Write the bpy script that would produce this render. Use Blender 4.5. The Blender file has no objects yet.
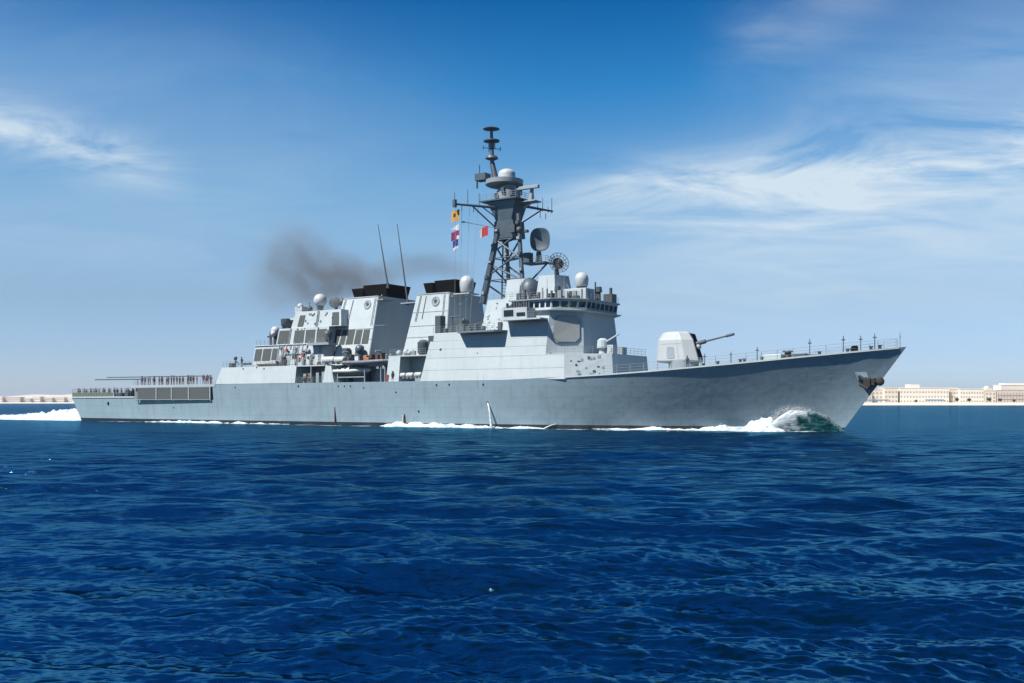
import bpy, bmesh, math, random
import numpy as np
from mathutils import Vector, Matrix, noise

random.seed(7)
R = math.radians
SC = bpy.context.scene
C = SC.collection

# ------------------------------------------------------------------ camera
cam_d = bpy.data.cameras.new("camera")
cam = bpy.data.objects.new("camera", cam_d)
C.objects.link(cam)
cam.location = (0, 0, 4.0)
cam.rotation_euler = (R(90), 0, 0)
cam_d.sensor_width = 36.0
cam_d.lens = 36.0 * 1000 / 1024
cam_d.shift_y = 60.5 / 1024
cam_d.clip_start = 0.2
cam_d.clip_end = 60000
SC.camera = cam

# ------------------------------------------------------------------ world, sun, exposure
SUN_EL, SUN_AZ = R(52), math.atan2(-0.83, -0.56)      # azimuth from +Y towards +X
sun_dir = Vector((math.sin(SUN_AZ) * math.cos(SUN_EL), math.cos(SUN_AZ) * math.cos(SUN_EL), math.sin(SUN_EL)))
SC.cycles.caustics_reflective = False
SC.cycles.caustics_refractive = False
SC.view_settings.view_transform = 'Standard'
SC.view_settings.look = 'None'
SC.view_settings.gamma = 1
SC.view_settings.exposure = 0.8
SC.view_settings.use_curve_mapping = False

w = bpy.data.worlds.new("World")
SC.world = w
w.use_nodes = True
nt = w.node_tree
nt.nodes.clear()
N = nt.nodes.new
L = nt.links.new
def mth(op, a, b=None, c=None, clamp=False, tree=None):
    t = tree or nt
    n = t.nodes.new('ShaderNodeMath'); n.operation = op; n.use_clamp = clamp
    for i, v in enumerate((a, b, c)):
        if v is None: continue
        if isinstance(v, (int, float)): n.inputs[i].default_value = v
        else: t.links.new(v, n.inputs[i])
    return n.outputs[0]
def mixc(f, a, b, mode='MIX', tree=None):
    t = tree or nt
    n = t.nodes.new('ShaderNodeMix'); n.data_type = 'RGBA'; n.blend_type = mode
    for k, v in ((0, f), (6, a), (7, b)):
        if isinstance(v, (int, float)): n.inputs[k].default_value = v
        elif isinstance(v, tuple): n.inputs[k].default_value = (*v, 1)
        else: t.links.new(v, n.inputs[k])
    return n.outputs[2]
def ramp(f, stops, tree=None, interp='LINEAR'):
    t = tree or nt
    n = t.nodes.new('ShaderNodeValToRGB')
    n.color_ramp.interpolation = interp
    e = n.color_ramp.elements
    while len(e) < len(stops): e.new(0.5)
    for k, (p, c) in enumerate(stops):
        e[k].position = p
        e[k].color = (*c, 1) if isinstance(c, tuple) else (c, c, c, 1)
    t.links.new(f, n.inputs[0])
    return n.outputs[0]
sky = N('ShaderNodeTexSky'); sky.sky_type = 'NISHITA'
sky.sun_disc = False
sky.sun_elevation = SUN_EL
sky.sun_rotation = SUN_AZ
sky.altitude = 0; sky.air_density = 1.0; sky.dust_density = 0.6; sky.ozone_density = 3.5
tc = N('ShaderNodeTexCoord')
sep = N('ShaderNodeSeparateXYZ'); L(tc.outputs['Generated'], sep.inputs[0])
dx, dy, dz = sep.outputs
# the blue deepens with height
tint = ramp(dz, [(0.0, (1.05, 1.28, 1.85)), (0.045, (0.86, 1.04, 1.48)), (0.10, (0.84, 0.98, 1.17)), (0.20, (0.64, 1.12, 1.30)),
                 (0.30, (0.16, 0.90, 1.30)), (0.38, (0.0, 0.56, 1.04)), (0.50, (0.0, 0.42, 0.82)), (1.0, (0.02, 0.30, 0.62))])
graded = mixc(1.0, sky.outputs[0], tint, 'MULTIPLY')
# cirrus : noise on a high flat layer, gathered into a few bands of the sky
hz = mth('ADD', mth('MAXIMUM', dz, 0.0), 0.12)
cu = mth('DIVIDE', dx, hz); cv = mth('DIVIDE', dy, hz)
cmb = N('ShaderNodeCombineXYZ'); L(cu, cmb.inputs[0]); L(cv, cmb.inputs[1])
mp = N('ShaderNodeMapping'); L(cmb.outputs[0], mp.inputs[0]); mp.inputs['Rotation'].default_value = (0, 0, R(24)); mp.inputs['Scale'].default_value = (1.0, 1.6, 1)
nz = N('ShaderNodeTexNoise'); L(mp.outputs[0], nz.inputs['Vector'])
nz.inputs['Scale'].default_value = 1.7; nz.inputs['Detail'].default_value = 9; nz.inputs['Roughness'].default_value = 0.62; nz.inputs['Distortion'].default_value = 0.7
az = mth('DIVIDE', dx, mth('MAXIMUM', dy, 0.05)); el = mth('DIVIDE', dz, mth('MAXIMUM', dy, 0.05))
front = mth('GREATER_THAN', dy, 0.05)
def band(x0, e0, x1, e1, wid, soft, tail=None):
    """soft cloud bank running from (x0,e0) to (x1,e1) in tangent-of-angle units"""
    k = (e1 - e0) / (x1 - x0)
    d = mth('SUBTRACT', el, mth('ADD', mth('MULTIPLY', mth('SUBTRACT', az, x0), k), e0))
    g = mth('DIVIDE', d, wid)
    g = mth('EXPONENT', mth('MULTIPLY', mth('MULTIPLY', g, g), -1.0))
    a = N('ShaderNodeMapRange'); a.interpolation_type = 'SMOOTHSTEP'; L(az, a.inputs[0]); a.inputs[1].default_value = x0 - soft; a.inputs[2].default_value = x0 + soft
    b = N('ShaderNodeMapRange'); b.interpolation_type = 'SMOOTHSTEP'; L(az, b.inputs[0]); b.inputs[1].default_value = x1 - soft; b.inputs[2].default_value = x1 + soft
    b.inputs[3].default_value = 1; b.inputs[4].default_value = 0
    return mth('MULTIPLY', mth('MULTIPLY', g, a.outputs[0]), b.outputs[0])
def total(lst):
    o = lst[0]
    for q in lst[1:]: o = mth('ADD', o, q)
    return o
crisp = total([mth('MULTIPLY', band(0.05, 0.200, 0.9, 0.30, 0.028, 0.08), 1.1),
               mth('MULTIPLY', band(0.22, 0.195, 1.0, 0.29, 0.05, 0.12), 0.55),
               mth('MULTIPLY', band(-1.2, 0.47, -0.36, 0.235, 0.024, 0.06), 1.25),
               mth('MULTIPLY', band(0.22, 0.36, 0.36, 0.40, 0.03, 0.05), 0.40),
               mth('MULTIPLY', band(0.30, 0.25, 1.0, 0.48, 0.07, 0.16), 0.28)])
veil = total([mth('MULTIPLY', band(0.02, 0.14, 1.2, 0.20, 0.085, 0.22), 0.52),
              mth('MULTIPLY', band(-1.3, 0.46, -0.12, 0.24, 0.10, 0.22), 0.24),
              mth('MULTIPLY', band(-1.3, 0.18, -0.2, 0.16, 0.05, 0.2), 0.22),
              mth('MULTIPLY', band(0.28, 0.30, 1.2, 0.55, 0.12, 0.14), 0.17)])
nn = N('ShaderNodeMapRange'); L(nz.outputs[0], nn.inputs[0]); nn.inputs[1].default_value = 0.36; nn.inputs[2].default_value = 0.80
cl = mth('ADD', mth('MULTIPLY', crisp, nn.outputs[0]), mth('MULTIPLY', veil, mth('ADD', mth('MULTIPLY', nn.outputs[0], 0.5), 0.6)))
cl = mth('MULTIPLY', mth('MINIMUM', mth('MULTIPLY', cl, 1.1), 0.92), front)
skyc = mixc(cl, graded, (6.9, 8.0, 8.9))
bg = N('ShaderNodeBackground'); L(skyc, bg.inputs[0]); bg.inputs[1].default_value = 0.0575
wo = N('ShaderNodeOutputWorld'); L(bg.outputs[0], wo.inputs[0])

sd = bpy.data.lights.new("sun", 'SUN'); sd.energy = 5.0; sd.angle = R(0.5); sd.color = (1.0, 0.955, 0.89)
so = bpy.data.objects.new("sun", sd); C.objects.link(so)
so.rotation_euler = sun_dir.to_track_quat('Z', 'Y').to_euler()
so.location = sun_dir * 300

# ------------------------------------------------------------------ materials
MATS = {}
ALB = 0.60      # the photograph is exposed bright, so every surface is a notch darker than it looks
def mat(name, col, rough=0.5, metal=0.0, var=0.0, scale=1.0, stretch=(1, 1, 1), bump=0.0, streak=None, spec=None):
    col = tuple(x * ALB for x in col)
    m = bpy.data.materials.new(name); m.use_nodes = True
    t = m.node_tree; p = t.nodes['Principled BSDF']
    p.inputs['Base Color'].default_value = (*col, 1)
    p.inputs['Roughness'].default_value = rough; p.inputs['Metallic'].default_value = metal
    if spec is not None: p.inputs['Specular IOR Level'].default_value = spec
    tcn = t.nodes.new('ShaderNodeTexCoord')
    mpn = t.nodes.new('ShaderNodeMapping'); t.links.new(tcn.outputs['Object'], mpn.inputs[0]); mpn.inputs['Scale'].default_value = stretch
    n1 = t.nodes.new('ShaderNodeTexNoise'); t.links.new(mpn.outputs[0], n1.inputs['Vector'])
    n1.inputs['Scale'].default_value = scale; n1.inputs['Detail'].default_value = 6; n1.inputs['Roughness'].default_value = 0.6
    c = ramp(n1.outputs[0], [(0.3, tuple(x * (1 - var) for x in col)), (0.7, tuple(min(1, x * (1 + var)) for x in col))], t)
    if streak:
        scol, amt, sc, st = streak; scol = tuple(x * ALB for x in scol)
        mp2 = t.nodes.new('ShaderNodeMapping'); t.links.new(tcn.outputs['Object'], mp2.inputs[0]); mp2.inputs['Scale'].default_value = st
        n2 = t.nodes.new('ShaderNodeTexNoise'); t.links.new(mp2.outputs[0], n2.inputs['Vector']); n2.inputs['Scale'].default_value = sc; n2.inputs['Detail'].default_value = 4
        f = ramp(n2.outputs[0], [(0.52, 0.0), (0.74, amt)], t)
        c = mixc(f, c, scol, 'MIX', t)
    t.links.new(c, p.inputs['Base Color'])
    if bump:
        b = t.nodes.new('ShaderNodeBump'); b.inputs['Strength'].default_value = bump; b.inputs['Distance'].default_value = 0.05
        t.links.new(n1.outputs[0], b.inputs['Height']); t.links.new(b.outputs[0], p.inputs['Normal'])
    MATS[name] = m
    return m

def plated(name, col, rough, streakcol, amt, seam=0.12):
    """weathered ship paint: slightly wavy welded plates, faint seams, vertical run marks"""
    m = mat(name, col, rough, 0, 0.05, 0.35, (1, 1, 0.6), 0, spec=0.15, streak=(streakcol, amt, 1.0, (1.6, 1.6, 0.12)))
    t = m.node_tree; p = t.nodes['Principled BSDF']
    tcn = t.nodes.new('ShaderNodeTexCoord')
    sp = t.nodes.new('ShaderNodeSeparateXYZ'); t.links.new(tcn.outputs['Object'], sp.inputs[0])
    cb = t.nodes.new('ShaderNodeCombineXYZ'); t.links.new(sp.outputs[0], cb.inputs[0]); t.links.new(sp.outputs[2], cb.inputs[1])
    br = t.nodes.new('ShaderNodeTexBrick'); t.links.new(cb.outputs[0], br.inputs['Vector'])
    br.inputs['Scale'].default_value = 1; br.inputs['Brick Width'].default_value = 6.5; br.inputs['Row Height'].default_value = 1.55
    br.inputs['Mortar Size'].default_value = 0.045; br.inputs['Mortar Smooth'].default_value = 0.6
    br.inputs['Color1'].default_value = (1, 1, 1, 1); br.inputs['Color2'].default_value = (0.965, 0.965, 0.97, 1); br.inputs['Mortar'].default_value = (1 - seam,) * 3 + (1,)
    src = p.inputs['Base Color'].links[0].from_socket
    t.links.new(mixc(1.0, src, br.outputs['Color'], 'MULTIPLY', t), p.inputs['Base Color'])
    n = t.nodes.new('ShaderNodeTexNoise'); t.links.new(tcn.outputs['Object'], n.inputs['Vector']); n.inputs['Scale'].default_value = 0.7; n.inputs['Detail'].default_value = 3
    b = t.nodes.new('ShaderNodeBump'); b.inputs['Strength'].default_value = 0.35; b.inputs['Distance'].default_value = 0.12
    t.links.new(n.outputs[0], b.inputs['Height']); t.links.new(b.outputs[0], p.inputs['Normal'])
    return m
HULL = plated('hull_paint_shaded', (0.345, 0.475, 0.545), 0.5, (0.26, 0.31, 0.32), 0.45, 0.16)  # weathered grey, with flare shade and blue sea bounce put into it
SUP = plated('superstructure_paint', (0.61, 0.69, 0.715), 0.6, (0.44, 0.47, 0.47), 0.30, 0.09)
GREY = mat('fitting_grey', (0.36, 0.41, 0.44), 0.5, 0, 0.10, 1.5)
DARK = mat('dark_fitting', (0.075, 0.09, 0.10), 0.55, 0, 0.2, 2)
MASTM = mat('mast_paint', (0.075, 0.11, 0.14), 0.5, 0, 0.15, 1.0)
BLACK = mat('soot_black', (0.006, 0.006, 0.007), 0.9, 0, 0.3, 2, spec=0.1)
BOOT = mat('boot_topping', (0.012, 0.013, 0.016), 0.5, 0, 0.3, 1)
WHITE = mat('radome_white', (0.62, 0.66, 0.67), 0.45, 0, 0.03, 1)
LIT = mat('gun_shield_paint', (0.56, 0.60, 0.61), 0.5, 0, 0.04, 0.8)
RAILM = mat('rail_grey', (0.30, 0.34, 0.36), 0.5, 0, 0.1, 1)
GLASS = mat('window_glass', (0.008, 0.014, 0.02), 0.08, 0, 0.1, 1)
ARRAY = mat('radar_face', (0.42, 0.44, 0.42), 0.6, 0, 0.04, 1.5)
NET = mat('net_green', (0.14, 0.17, 0.11), 0.8, 0, 0.25, 3)
BROWN = mat('covered_machinery', (0.12, 0.065, 0.045), 0.7, 0, 0.3, 4)
RUST = mat('rusty_anchor', (0.022, 0.012, 0.010), 0.75, 0, 0.4, 3)
TUBE = mat('boat_tube', (0.20, 0.21, 0.25), 0.55, 0, 0.08, 2)
BOATH = mat('boat_hull', (0.10, 0.13, 0.17), 0.4, 0, 0.1, 2)
RAFTM = mat('raft_canister_white', (0.72, 0.73, 0.70), 0.45, 0, 0.06, 3)
REDP = mat('red_paint', (0.40, 0.05, 0.04), 0.5, 0, 0.1, 2)
ORNG = mat('orange_gear', (0.50, 0.20, 0.07), 0.6, 0, 0.1, 2)
YEL = mat('yellow_cloth', (0.70, 0.36, 0.04), 0.8, 0, 0.05, 2)
REDC = mat('red_cloth', (0.50, 0.02, 0.03), 0.8, 0, 0.05, 2)
WHC = mat('white_cloth', (0.78, 0.78, 0.80), 0.8, 0, 0.03, 2)
BLC = mat('blue_cloth', (0.03, 0.05, 0.28), 0.8, 0, 0.05, 2)
BKC = mat('black_cloth', (0.015, 0.014, 0.012), 0.8, 0, 0.05, 2)
PURC = mat('magenta_cloth', (0.26, 0.02, 0.12), 0.8, 0, 0.05, 2)
SKIN = mat('skin', (0.40, 0.22, 0.14), 0.6, 0, 0.05, 5)
CLOTH_RED = mat('maroon_coverall', (0.13, 0.05, 0.045), 0.85, 0, 0.1, 5)
CLOTH_NAVY = mat('navy_coverall', (0.025, 0.035, 0.065), 0.85, 0, 0.1, 5)
CLOTH_KHAKI = mat('olive_coverall', (0.13, 0.125, 0.08), 0.85, 0, 0.1, 5)

def louver_mat():
    m = mat('louver_grey', (0.088, 0.105, 0.102), 0.6, 0, 0.12, 3)
    t = m.node_tree; p = t.nodes['Principled BSDF']
    tcn = t.nodes.new('ShaderNodeTexCoord')
    wv = t.nodes.new('ShaderNodeTexWave'); wv.bands_direction = 'Z'; wv.inputs['Scale'].default_value = 2.6; wv.inputs['Distortion'].default_value = 0
    t.links.new(tcn.outputs['Object'], wv.inputs[0])
    b = t.nodes.new('ShaderNodeBump'); b.inputs['Strength'].default_value = 0.8; b.inputs['Distance'].default_value = 0.06
    t.links.new(wv.outputs['Fac'], b.inputs['Height']); t.links.new(b.outputs[0], p.inputs['Normal'])
    return m
LOUV = louver_mat()

# ------------------------------------------------------------------ builders.  Ship frame: s forward, t to starboard, z up
O0 = Vector((-88.646, 222.804, 0.0))
HEAD = R(-34)
def wpos(s, t, z):
    c, q = math.cos(R(34)), math.sin(R(34))
    return Vector((O0.x + s * c - t * q, O0.y - s * q - t * c, z))

class MB:
    def __init__(self): self.bm = bmesh.new(); self.mats = []
    def V(self, p): return self.bm.verts.new((p[0], -p[1], p[2]))
    def faces(self, vs, fs):
        out = []
        for f in fs:
            try: out.append(self.bm.faces.new([vs[i] for i in f]))
            except ValueError: pass
        return out
    def loft(self, rings, cap=True, closed=True):
        vr = [[self.V(p) for p in r] for r in rings]
        n = len(rings[0])
        for a, b in zip(vr[:-1], vr[1:]):
            for i in range(n if closed else n - 1):
                j = (i + 1) % n
                try: self.bm.faces.new([a[i], a[j], b[j], b[i]])
                except ValueError: pass
        if cap:
            self.bm.faces.new(vr[0][::-1]); self.bm.faces.new(vr[-1])
        return self
    def frus(self, bot, z0, top, z1):
        return self.loft([[(s, t, z0) for s, t in bot], [(s, t, z1) for s, t in top]])
    def box(self, s0, s1, t0, t1, z0, z1):
        return self.frus([(s0, t0), (s1, t0), (s1, t1), (s0, t1)], z0, [(s0, t0), (s1, t0), (s1, t1), (s0, t1)], z1)
    def tube(self, a, b, r0, r1=None, n=8, cap=True):
        a = Vector(a); b = Vector(b); r1 = r0 if r1 is None else r1
        d = (b - a).normalized(); u = d.orthogonal().normalized(); v = d.cross(u)
        rr = []
        for c, r in ((a, r0), (b, r1)):
            rr.append([c + (u * math.cos(2 * math.pi * k / n) + v * math.sin(2 * math.pi * k / n)) * r for k in range(n)])
        return self.loft(rr, cap)
    def path(self, pts, r, n=6):
        for a, b in zip(pts[:-1], pts[1:]): self.tube(a, b, r, r, n)
        return self
    def lathe(self, c, prof, n=20, axis=(0, 0, 1)):
        c = Vector(c); d = Vector(axis).normalized(); u = d.orthogonal().normalized(); v = d.cross(u)
        rr = [[c + d * h + (u * math.cos(2 * math.pi * k / n) + v * math.sin(2 * math.pi * k / n)) * max(r, 0.002) for k in range(n)] for h, r in prof]
        return self.loft(rr)
    def ball(self, c, r, sq=1.0, n=18):
        return self.lathe(c, [(-r * sq * math.cos(math.pi * k / 12), r * math.sin(math.pi * k / 12)) for k in range(13)], n)
    def plate(self, quad, u0, u1, v0, v1, th=0.06, off=0.0, cham=0.0):
        """thin plate on a wall: quad = lower-left, lower-right, upper-right, upper-left seen from outside"""
        q = [Vector(p) for p in quad]
        def P(u, v): return (q[0] * (1 - u) + q[1] * u) * (1 - v) + (q[3] * (1 - u) + q[2] * u) * v
        nrm = (q[1] - q[0]).cross(q[3] - q[0]).normalized()
        ctr = sum((Vector(x) for x in q), Vector()) / 4
        if nrm.dot(Vector((ctr.x - plate_ref.x, ctr.y - plate_ref.y, 0))) < 0: nrm = -nrm
        if cham:
            cu = cham * (u1 - u0); cv = cham * (v1 - v0)
            uv = [(u0 + cu, v0), (u1 - cu, v0), (u1, v0 + cv), (u1, v1 - cv), (u1 - cu, v1), (u0 + cu, v1), (u0, v1 - cv), (u0, v0 + cv)]
        else: uv = [(u0, v0), (u1, v0), (u1, v1), (u0, v1)]
        return self.loft([[P(*x) + nrm * off for x in uv], [P(*x) + nrm * (off + th) for x in uv]])
    def build(self, name, m, parent=None, smooth=False, bevel=0.0, world=False):
        bmesh.ops.remove_doubles(self.bm, verts=self.bm.verts, dist=0.0004)
        bmesh.ops.recalc_face_normals(self.bm, faces=self.bm.faces)
        me = bpy.data.meshes.new(name); self.bm.to_mesh(me); self.bm.free()
        for x in (m if isinstance(m, list) else [m]): me.materials.append(x)
        o = bpy.data.objects.new(name, me); C.objects.link(o)
        if parent is not None: o.parent = parent
        if smooth:
            me.polygons.foreach_set('use_smooth', [True] * len(me.polygons))
            me.set_sharp_from_angle(angle=R(40))
        if bevel:
            b = o.modifiers.new('bevel', 'BEVEL'); b.width = bevel; b.segments = 2; b.limit_method = 'ANGLE'
        return o
plate_ref = Vector((100, 0, 0))
def empty(name, loc=(0, 0, 0), rz=0.0):
    o = bpy.data.objects.new(name, None); C.objects.link(o); o.location = loc; o.rotation_euler = (0, 0, rz); o.empty_display_size = 0.5
    return o
def tag(o, label=None, cat=None, group=None, kind=None):
    if label: o['label'] = label
    if cat: o['category'] = cat
    if group: o['group'] = group
    if kind: o['kind'] = kind
    return o
def lab(o, s): o['label'] = s; return o
def copy_tree(o, parent=None):
    c = o.copy(); C.objects.link(c); c.parent = parent
    for ch in [x for x in bpy.data.objects if x.parent == o and x != c]:
        copy_tree(ch, c)
    return c
def interp(x, tab):
    if x <= tab[0][0]: return tab[0][1]
    for (a, b), (c, d) in zip(tab[:-1], tab[1:]):
        if x <= c: return b + (d - b) * (x - a) / (c - a)
    return tab[-1][1]

# ================================================================== SETTING
_m = mth
def mth(op, a, b=None, c=None, clamp=False, tree=None):
    # follow the tree of whatever socket comes in
    for v in (a, b, c):
        if hasattr(v, 'id_data'): tree = v.id_data
    return _m(op, a, b, c, clamp, tree)
# ---- sea: real waves near the camera, finer ripples in the shader
def build_sea():
    rng = np.random.RandomState(23)
    r = [2.0]
    while r[-1] < 7600:
        x = r[-1]; r.append(x + (0.35 if x < 9 else max(0.036, min(x * x / 9000, x * 0.018))))
    r = np.array(r); dr = np.gradient(r)
    fine = np.arange(R(-34), R(34), 0.0018)
    out = np.concatenate([np.linspace(R(34), R(70), 70, endpoint=False), np.linspace(R(70), R(290), 90, endpoint=False), np.linspace(R(290), R(326), 70, endpoint=False)])
    a = np.concatenate([fine, out])
    A, RR = np.meshgrid(a, r)
    DR = np.repeat(dr[:, None], len(a), 1)
    X = RR * np.sin(A); Y = RR * np.cos(A)
    Z = np.zeros_like(X)
    DX = np.zeros_like(X); DY = np.zeros_like(X)
    lam = np.exp(rng.uniform(math.log(0.17), math.log(9), 200))
    for l in lam:
        th = R(80) + rng.normal(0, R(24 if l > 3 else 30))
        k = 2 * math.pi / l
        amp = (0.0045 * l ** 0.72)
        if l > 6: amp *= 0.8
        ph = rng.uniform(0, 6.28)
        wt = np.clip((l / DR - 2.2) / 2.5, 0, 1)
        f = k * (X * math.cos(th) + Y * math.sin(th)) + ph
        Z += wt * amp * np.cos(f)
        q = 0.12
        DX -= wt * q * amp * math.cos(th) * np.sin(f); DY -= wt * q * amp * math.sin(th) * np.sin(f)
    for l in np.exp(rng.uniform(math.log(3.2), math.log(8.5), 12)):
        th = R(84) + rng.normal(0, R(15)); k = 2 * math.pi / l; ph = rng.uniform(0, 6.28)
        wt = np.clip((l / DR - 2.2) / 2.5, 0, 1); f = k * (X * math.cos(th) + Y * math.sin(th)) + ph
        Z += wt * 0.0105 * l ** 0.9 * np.cos(f); DY -= wt * 0.35 * 0.0105 * l ** 0.9 * np.sin(f)
    # gusty patches make some stretches rougher than others
    g = 0.85 + 0.22 * np.sin(X * 0.11 + 1.3 * np.sin(Y * 0.05)) * np.sin(Y * 0.083 + 0.7 * np.sin(X * 0.031))
    Z *= g
    X = X + DX * g; Y = Y + DY * g
    nr, na = X.shape
    co = np.stack([X, Y, Z], -1).reshape(-1, 3).astype(np.float32)
    idx = np.arange(nr * na).reshape(nr, na)
    nx = np.roll(idx, -1, 1)
    q = np.stack([idx[:-1], nx[:-1], nx[1:], idx[1:]], -1).reshape(-1, 4)[:, ::-1]
    me = bpy.data.meshes.new('sea')
    me.vertices.add(len(co)); me.vertices.foreach_set('co', co.ravel())
    me.loops.add(q.size); me.loops.foreach_set('vertex_index', q.ravel().astype(np.int32))
    me.polygons.add(len(q)); me.polygons.foreach_set('loop_start', np.arange(0, q.size, 4, dtype=np.int32))
    me.polygons.foreach_set('use_smooth', np.ones(len(q), dtype=bool))
    me.update(calc_edges=True); me.validate()
    o = bpy.data.objects.new('sea', me); C.objects.link(o)
    m = bpy.data.materials.new('sea_water'); m.use_nodes = True
    t = m.node_tree; p = t.nodes['Principled BSDF']
    t.nodes.remove(p)
    geo = t.nodes.new('ShaderNodeNewGeometry')
    dif = t.nodes.new('ShaderNodeBsdfDiffuse'); gl = t.nodes.new('ShaderNodeBsdfGlossy'); gl.inputs['Roughness'].default_value = 0.11
    gl.inputs['Color'].default_value = (0.19, 0.61, 0.88, 1)          # seen through a polarising filter
    fr = t.nodes.new('ShaderNodeFresnel'); fr.inputs['IOR'].default_value = 1.33
    cap = t.nodes.new('ShaderNodeMapRange'); t.links.new(fr.outputs[0], cap.inputs[0])
    cap.inputs[1].default_value = 0.02; cap.inputs[2].default_value = 1.0; cap.inputs[3].default_value = 0.015; cap.inputs[4].default_value = 0.48
    rt = t.nodes.new('ShaderNodeMapping'); rt.vector_type = 'TEXTURE'; t.links.new(geo.outputs['Position'], rt.inputs[0])
    rt.inputs['Location'].default_value = tuple(O0); rt.inputs['Rotation'].default_value = (0, 0, HEAD)
    sp = t.nodes.new('ShaderNodeSeparateXYZ'); t.links.new(rt.outputs[0], sp.inputs[0])
    def rng_(v, a, b):
        n = t.nodes.new('ShaderNodeMapRange'); n.interpolation_type = 'SMOOTHSTEP'; t.links.new(v, n.inputs[0]); n.inputs[1].default_value = a; n.inputs[2].default_value = b; return n.outputs[0]
    at = mth('ABSOLUTE', sp.outputs[1])
    half = mth('MULTIPLY', rng_(sp.outputs[0], 172, 112), 9.2)                      # the hull narrows towards the stem
    side = mth('MULTIPLY', mth('MULTIPLY', rng_(mth('SUBTRACT', at, half), 6.5, 0.2), rng_(sp.outputs[0], 0, 20)), rng_(sp.outputs[0], 161, 153))
    aft = mth('MULTIPLY', mth('MULTIPLY', rng_(at, 13, 9), rng_(sp.outputs[0], 2, -4)), rng_(sp.outputs[0], -260, -60))
    mp3 = t.nodes.new('ShaderNodeMapping'); t.links.new(rt.outputs[0], mp3.inputs[0]); mp3.inputs['Scale'].default_value = (0.35, 1, 1)
    fn = t.nodes.new('ShaderNodeTexNoise'); t.links.new(mp3.outputs[0], fn.inputs['Vector']); fn.inputs['Scale'].default_value = 0.8; fn.inputs['Detail'].default_value = 9; fn.inputs['Roughness'].default_value = 0.68
    lace = rng_(mth('ADD', fn.outputs[0], mth('ADD', mth('MULTIPLY', side, 0.14), mth('MULTIPLY', aft, 0.26))), 0.635, 0.70)
    lace = mth('MULTIPLY', lace, mth('MINIMUM', mth('ADD', mth('MULTIPLY', side, 2.0), mth('MULTIPLY', aft, 2.0)), 1.0))
    ms = t.nodes.new('ShaderNodeMixShader'); t.links.new(cap.outputs[0], ms.inputs[0]); t.links.new(dif.outputs[0], ms.inputs[1]); t.links.new(gl.outputs[0], ms.inputs[2])
    t.links.new(ms.outputs[0], t.nodes['Material Output'].inputs['Surface'])
    def nz(scale, st, det, rot=0.0, rgh=0.55):
        mpn = t.nodes.new('ShaderNodeMapping'); t.links.new(geo.outputs['Position'], mpn.inputs[0]); mpn.inputs['Scale'].default_value = st; mpn.inputs['Rotation'].default_value = (0, 0, rot)
        n = t.nodes.new('ShaderNodeTexNoise'); t.links.new(mpn.outputs[0], n.inputs['Vector']); n.inputs['Scale'].default_value = scale; n.inputs['Detail'].default_value = det; n.inputs['Roughness'].default_value = rgh
        return n.outputs[0]
    big = nz(0.022, (0.6, 1.5, 1), 4, R(8))
    col = ramp(big, [(0.35, (0.0002, 0.0050, 0.0150)), (0.65, (0.0002, 0.0090, 0.025))], t)
    t.links.new(mixc(lace, col, (0.55, 0.60, 0.63), tree=t), dif.inputs['Color']); t.links.new(mth('MULTIPLY', cap.outputs[0], mth('SUBTRACT', 1.0, lace)), ms.inputs[0])
    ln = t.nodes.new('ShaderNodeVectorMath'); ln.operation = 'LENGTH'; t.links.new(geo.outputs['Position'], ln.inputs[0])
    far = t.nodes.new('ShaderNodeMapRange'); t.links.new(ln.outputs['Value'], far.inputs[0])          # ripples the mesh is too coarse to hold further out
    far.inputs[1].default_value = 18; far.inputs[2].default_value = 75; far.inputs[3].default_value = 0.04; far.inputs[4].default_value = 1.15
    h = mth('ADD', mth('MULTIPLY', nz(4.5, (0.38, 1.3, 1), 4, R(8), 0.5), 0.036), mth('MULTIPLY', nz(0.9, (0.36, 1.3, 1), 4, R(-6), 0.42), far.outputs[0]), tree=t)
    h = mth('ADD', h, mth('MULTIPLY', nz(0.16, (0.40, 1.2, 1), 5, R(6), 0.5), 1.7), tree=t)
    b = t.nodes.new('ShaderNodeBump'); b.inputs['Strength'].default_value = 0.8; b.inputs['Distance'].default_value = 1.0
    t.links.new(h, b.inputs['Height'])
    for nd in (dif, gl, fr): t.links.new(b.outputs[0], nd.inputs['Normal'])
    me.materials.append(m)
    return tag(o, 'deep blue choppy sea water reaching to the horizon', kind='structure')
build_sea()

# ---- far shore: sand strip and desert rise behind the town
SAND = mat('beach_sand', (1.0, 0.88, 0.70), 0.9, 0, 0.08, 0.05)
DES = mat('desert_ground', (0.88, 0.76, 0.62), 0.95, 0, 0.10, 0.01)
def shore_strip(name, front, depth, zf, zb, m, label, nseg=60, rough=0.0):
    bm = bmesh.new(); pv = None
    pts = []
    for (x0, y0), (x1, y1) in zip(front[:-1], front[1:]):
        for k in range(nseg): pts.append((x0 + (x1 - x0) * k / nseg, y0 + (y1 - y0) * k / nseg))
    pts.append(front[-1])
    for k, (x, y) in enumerate(pts):
        nv = noise.fractal(Vector((x * 0.004, y * 0.004, 3)), 0.8, 2, 4)
        y += nv * 22
        col = [bm.verts.new((x, y, -0.6)), bm.verts.new((x, y + 6, zf * 0.5)), bm.verts.new((x, y + depth * 0.4, zf)), bm.verts.new((x, y + depth, zb * (1 + rough * nv))), bm.verts.new((x, y + depth * 2.2, zb * 0.9 * (1 + rough * nv)))]
        if pv:
            for a in range(4): bm.faces.new([pv[a], col[a], col[a + 1], pv[a + 1]])
        pv = col
    bmesh.ops.recalc_face_normals(bm, faces=bm.faces)
    me = bpy.data.meshes.new(name); bm.to_mesh(me); bm.free(); me.materials.append(m)
    o = bpy.data.objects.new(name, me); C.objects.link(o)
    return tag(o, label, kind='structure')
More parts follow.
